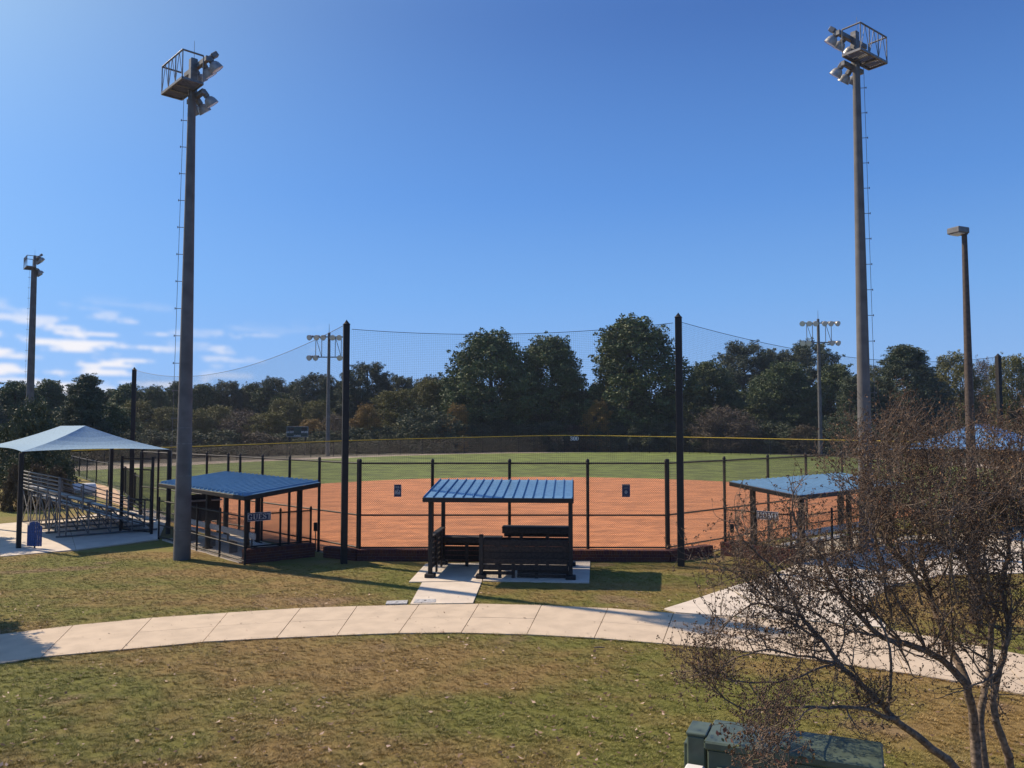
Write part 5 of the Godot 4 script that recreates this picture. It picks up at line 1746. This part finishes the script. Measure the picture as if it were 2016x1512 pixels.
	for q in [[1430, 1450, 5.45], [1470, 1445, 5.5], [1510, 1490, 5.0], [1545, 1505, 4.95], [1585, 1490, 5.05], [1480, 1500, 5.0]]:
		var c := pz(q[0], q[1], q[2])
		for i in 13:
			var u := rdir()
			var w := u.cross(rdir()).normalized()
			var s := rng.randf_range(0.012, 0.024)
			var col := Color(0.11, 0.075, 0.03).lerp(Color(0.16, 0.06, 0.04), rng.randf())
			if rng.randf() < 0.3: col = Color(0.07, 0.085, 0.025)
			var p := c + rdir() * rng.randf_range(0.01, 0.10)
			dry_mb.leaf(p, u * s, w * s * 0.6, col)
			if i % 3 == 0: twig_mb.tube(p, c + Vector3(0, 0.08, 0) + rdir() * 0.03, 0.0018, 0.0025, 3, false)
	var o := thing("crape_myrtle", "nearly leafless brown crape myrtle with seed heads beside the green cabinet", "tree")
	part(o, "limbs", bark_mb, M.bark_pale)
	part(o, "twigs", twig_mb, M.bark_pale)
	var a := part(o, "seed_pods", seed_mb, M.seed)
	a.set_meta("kind", "stuff")
	a = part(o, "dry_leaves", dry_mb, M.leaf_brown)
	a.set_meta("kind", "stuff")
	print("myrtle triangles ", (bark_mb.ix.size() + twig_mb.ix.size() + seed_mb.ix.size() + dry_mb.ix.size()) / 3)

# ---------------------------------------------------------------- grass blades and fallen leaves
func on_pavement(x: float, z: float) -> bool:
	var p := Vector2(x, z)
	for pl in paved:
		if Geometry2D.is_point_in_polygon(p, pl): return true
	return false
func scatter(called: String, label: String, category: String, mesh: Mesh, spots: PackedFloat32Array, n: int) -> void:
	var mm := MultiMesh.new()
	mm.transform_format = MultiMesh.TRANSFORM_3D
	mm.use_colors = true
	mm.mesh = mesh
	mm.instance_count = n
	mm.buffer = spots
	var o := MultiMeshInstance3D.new()
	o.multimesh = mm
	o.name = numbered(self, called)
	add_child(o)
	tag(o, label, category, "", "stuff")
func build_lawn_cover() -> void:
	var mb := MB.new()
	mb.col = Color.WHITE
	for i in 9:
		var a := TAU * i / 9.0 + rng.randf() * 0.5
		var d := Vector3(cos(a), 0, sin(a))
		var s := Vector3(-d.z, 0, d.x) * 0.0035
		var b := d * rng.randf_range(0.0, 0.022)
		var h := rng.randf_range(0.014, 0.034)
		var tip := b + d * rng.randf_range(0.012, 0.036) + Vector3(0, h, 0)
		mb.tri(b - s, b + s, tip)
	var tuft := mb.mesh(M.grass)
	var buf := PackedFloat32Array()
	var n := 0
	for i in 300000:
		var z := 6.4 + 18.0 * pow(rng.randf(), 1.35)
		var x := rng.randf_range(-1, 1) * (0.68 * z + 1.2)
		if z > 22.4 and absf(x) < 7.2: continue
		if on_pavement(x, -z): continue
		var c := lawn_color(x, z)
		var k := rng.randf_range(0.88, 1.13)
		if rng.randf() < 0.03: c = Color(0.34, 0.26, 0.13)
		var s := rng.randf_range(0.75, 1.35) * (1.0 + 0.35 * lawn_noise2.get_noise_2d(x * 2.0, z * 2.0))
		var a := rng.randf() * TAU
		var y := 0.004 + 0.014 * (lawn_noise2.get_noise_2d(x * 1.7, z * 1.7) + 0.6 * lawn_noise2.get_noise_2d(x * 5.0, z * 5.0) + 1.0) - 0.004
		buf.append_array([s * cos(a), 0, s * sin(a), x, 0, s, 0, y, -s * sin(a), 0, s * cos(a), -z, c.r * k, c.g * k, c.b * k, 1.0])
		n += 1
	for e in edges:                                              # grass leaning over the slab edges
		var a: Vector3 = e[0]
		var b: Vector3 = e[1]
		var sd := (b - a).cross(Vector3.UP).normalized()
		for i in int(a.distance_to(b) * 34.0):
			var p: Vector3 = a.lerp(b, rng.randf()) + sd * rng.randf_range(-0.022, 0.03) * e[2]
			var c := lawn_color(p.x, -p.z)
			var k := rng.randf_range(0.8, 1.15)
			var s := rng.randf_range(0.9, 1.7)
			var t := rng.randf() * TAU
			buf.append_array([s * cos(t), 0, s * sin(t), p.x, 0, s, 0, 0.022, -s * sin(t), 0, s * cos(t), p.z, c.r * k, c.g * k, c.b * k, 1.0])
			n += 1
	scatter("grass", "short dry mown grass covering the lawn around the path", "grass", tuft, buf, n)
	mb = MB.new()
	mb.col = Color.WHITE
	mb.quad(Vector3(-0.028, 0.006, 0), Vector3(0, 0.0, -0.016), Vector3(0.03, 0.010, 0), Vector3(0, 0.002, 0.016))
	mb.tri(Vector3(0.03, 0.010, 0), Vector3(0.045, 0.016, 0.003), Vector3(0.03, 0.012, 0.004))
	var leafm := mb.mesh(M.leaf_brown)
	buf = PackedFloat32Array()
	n = 0
	for i in 6200:
		var z := 6.4 + 12.0 * pow(rng.randf(), 2.0)
		var x := rng.randf_range(-1, 1) * (0.68 * z + 1.0)
		if lawn_noise3.get_noise_2d(x * 0.6 + 50, z * 0.6) < rng.randf_range(-0.5, 0.35): continue
		var c := Color(0.20, 0.125, 0.075).lerp(Color(0.10, 0.055, 0.03), rng.randf())
		if rng.randf() < 0.24: c = Color(0.46, 0.33, 0.25)
		var s := rng.randf_range(0.55, 1.45)
		var bs := Basis(Vector3.UP, rng.randf() * TAU) * Basis(Vector3.RIGHT, rng.randf_range(-0.5, 0.5)) * Basis(Vector3.BACK, rng.randf_range(-0.4, 0.4))
		if on_pavement(x, -z):
			if rng.randf() < 0.55: continue
			s *= 0.6
		bs = bs.scaled(Vector3.ONE * s)
		buf.append_array([bs.x.x, bs.y.x, bs.z.x, x, bs.x.y, bs.y.y, bs.z.y, 0.048, bs.x.z, bs.y.z, bs.z.z, -z, c.r, c.g, c.b, 1.0])
		n += 1
	scatter("fallen_leaves", "scattered small fallen brown leaves on the lawn", "leaves", leafm, buf, n)
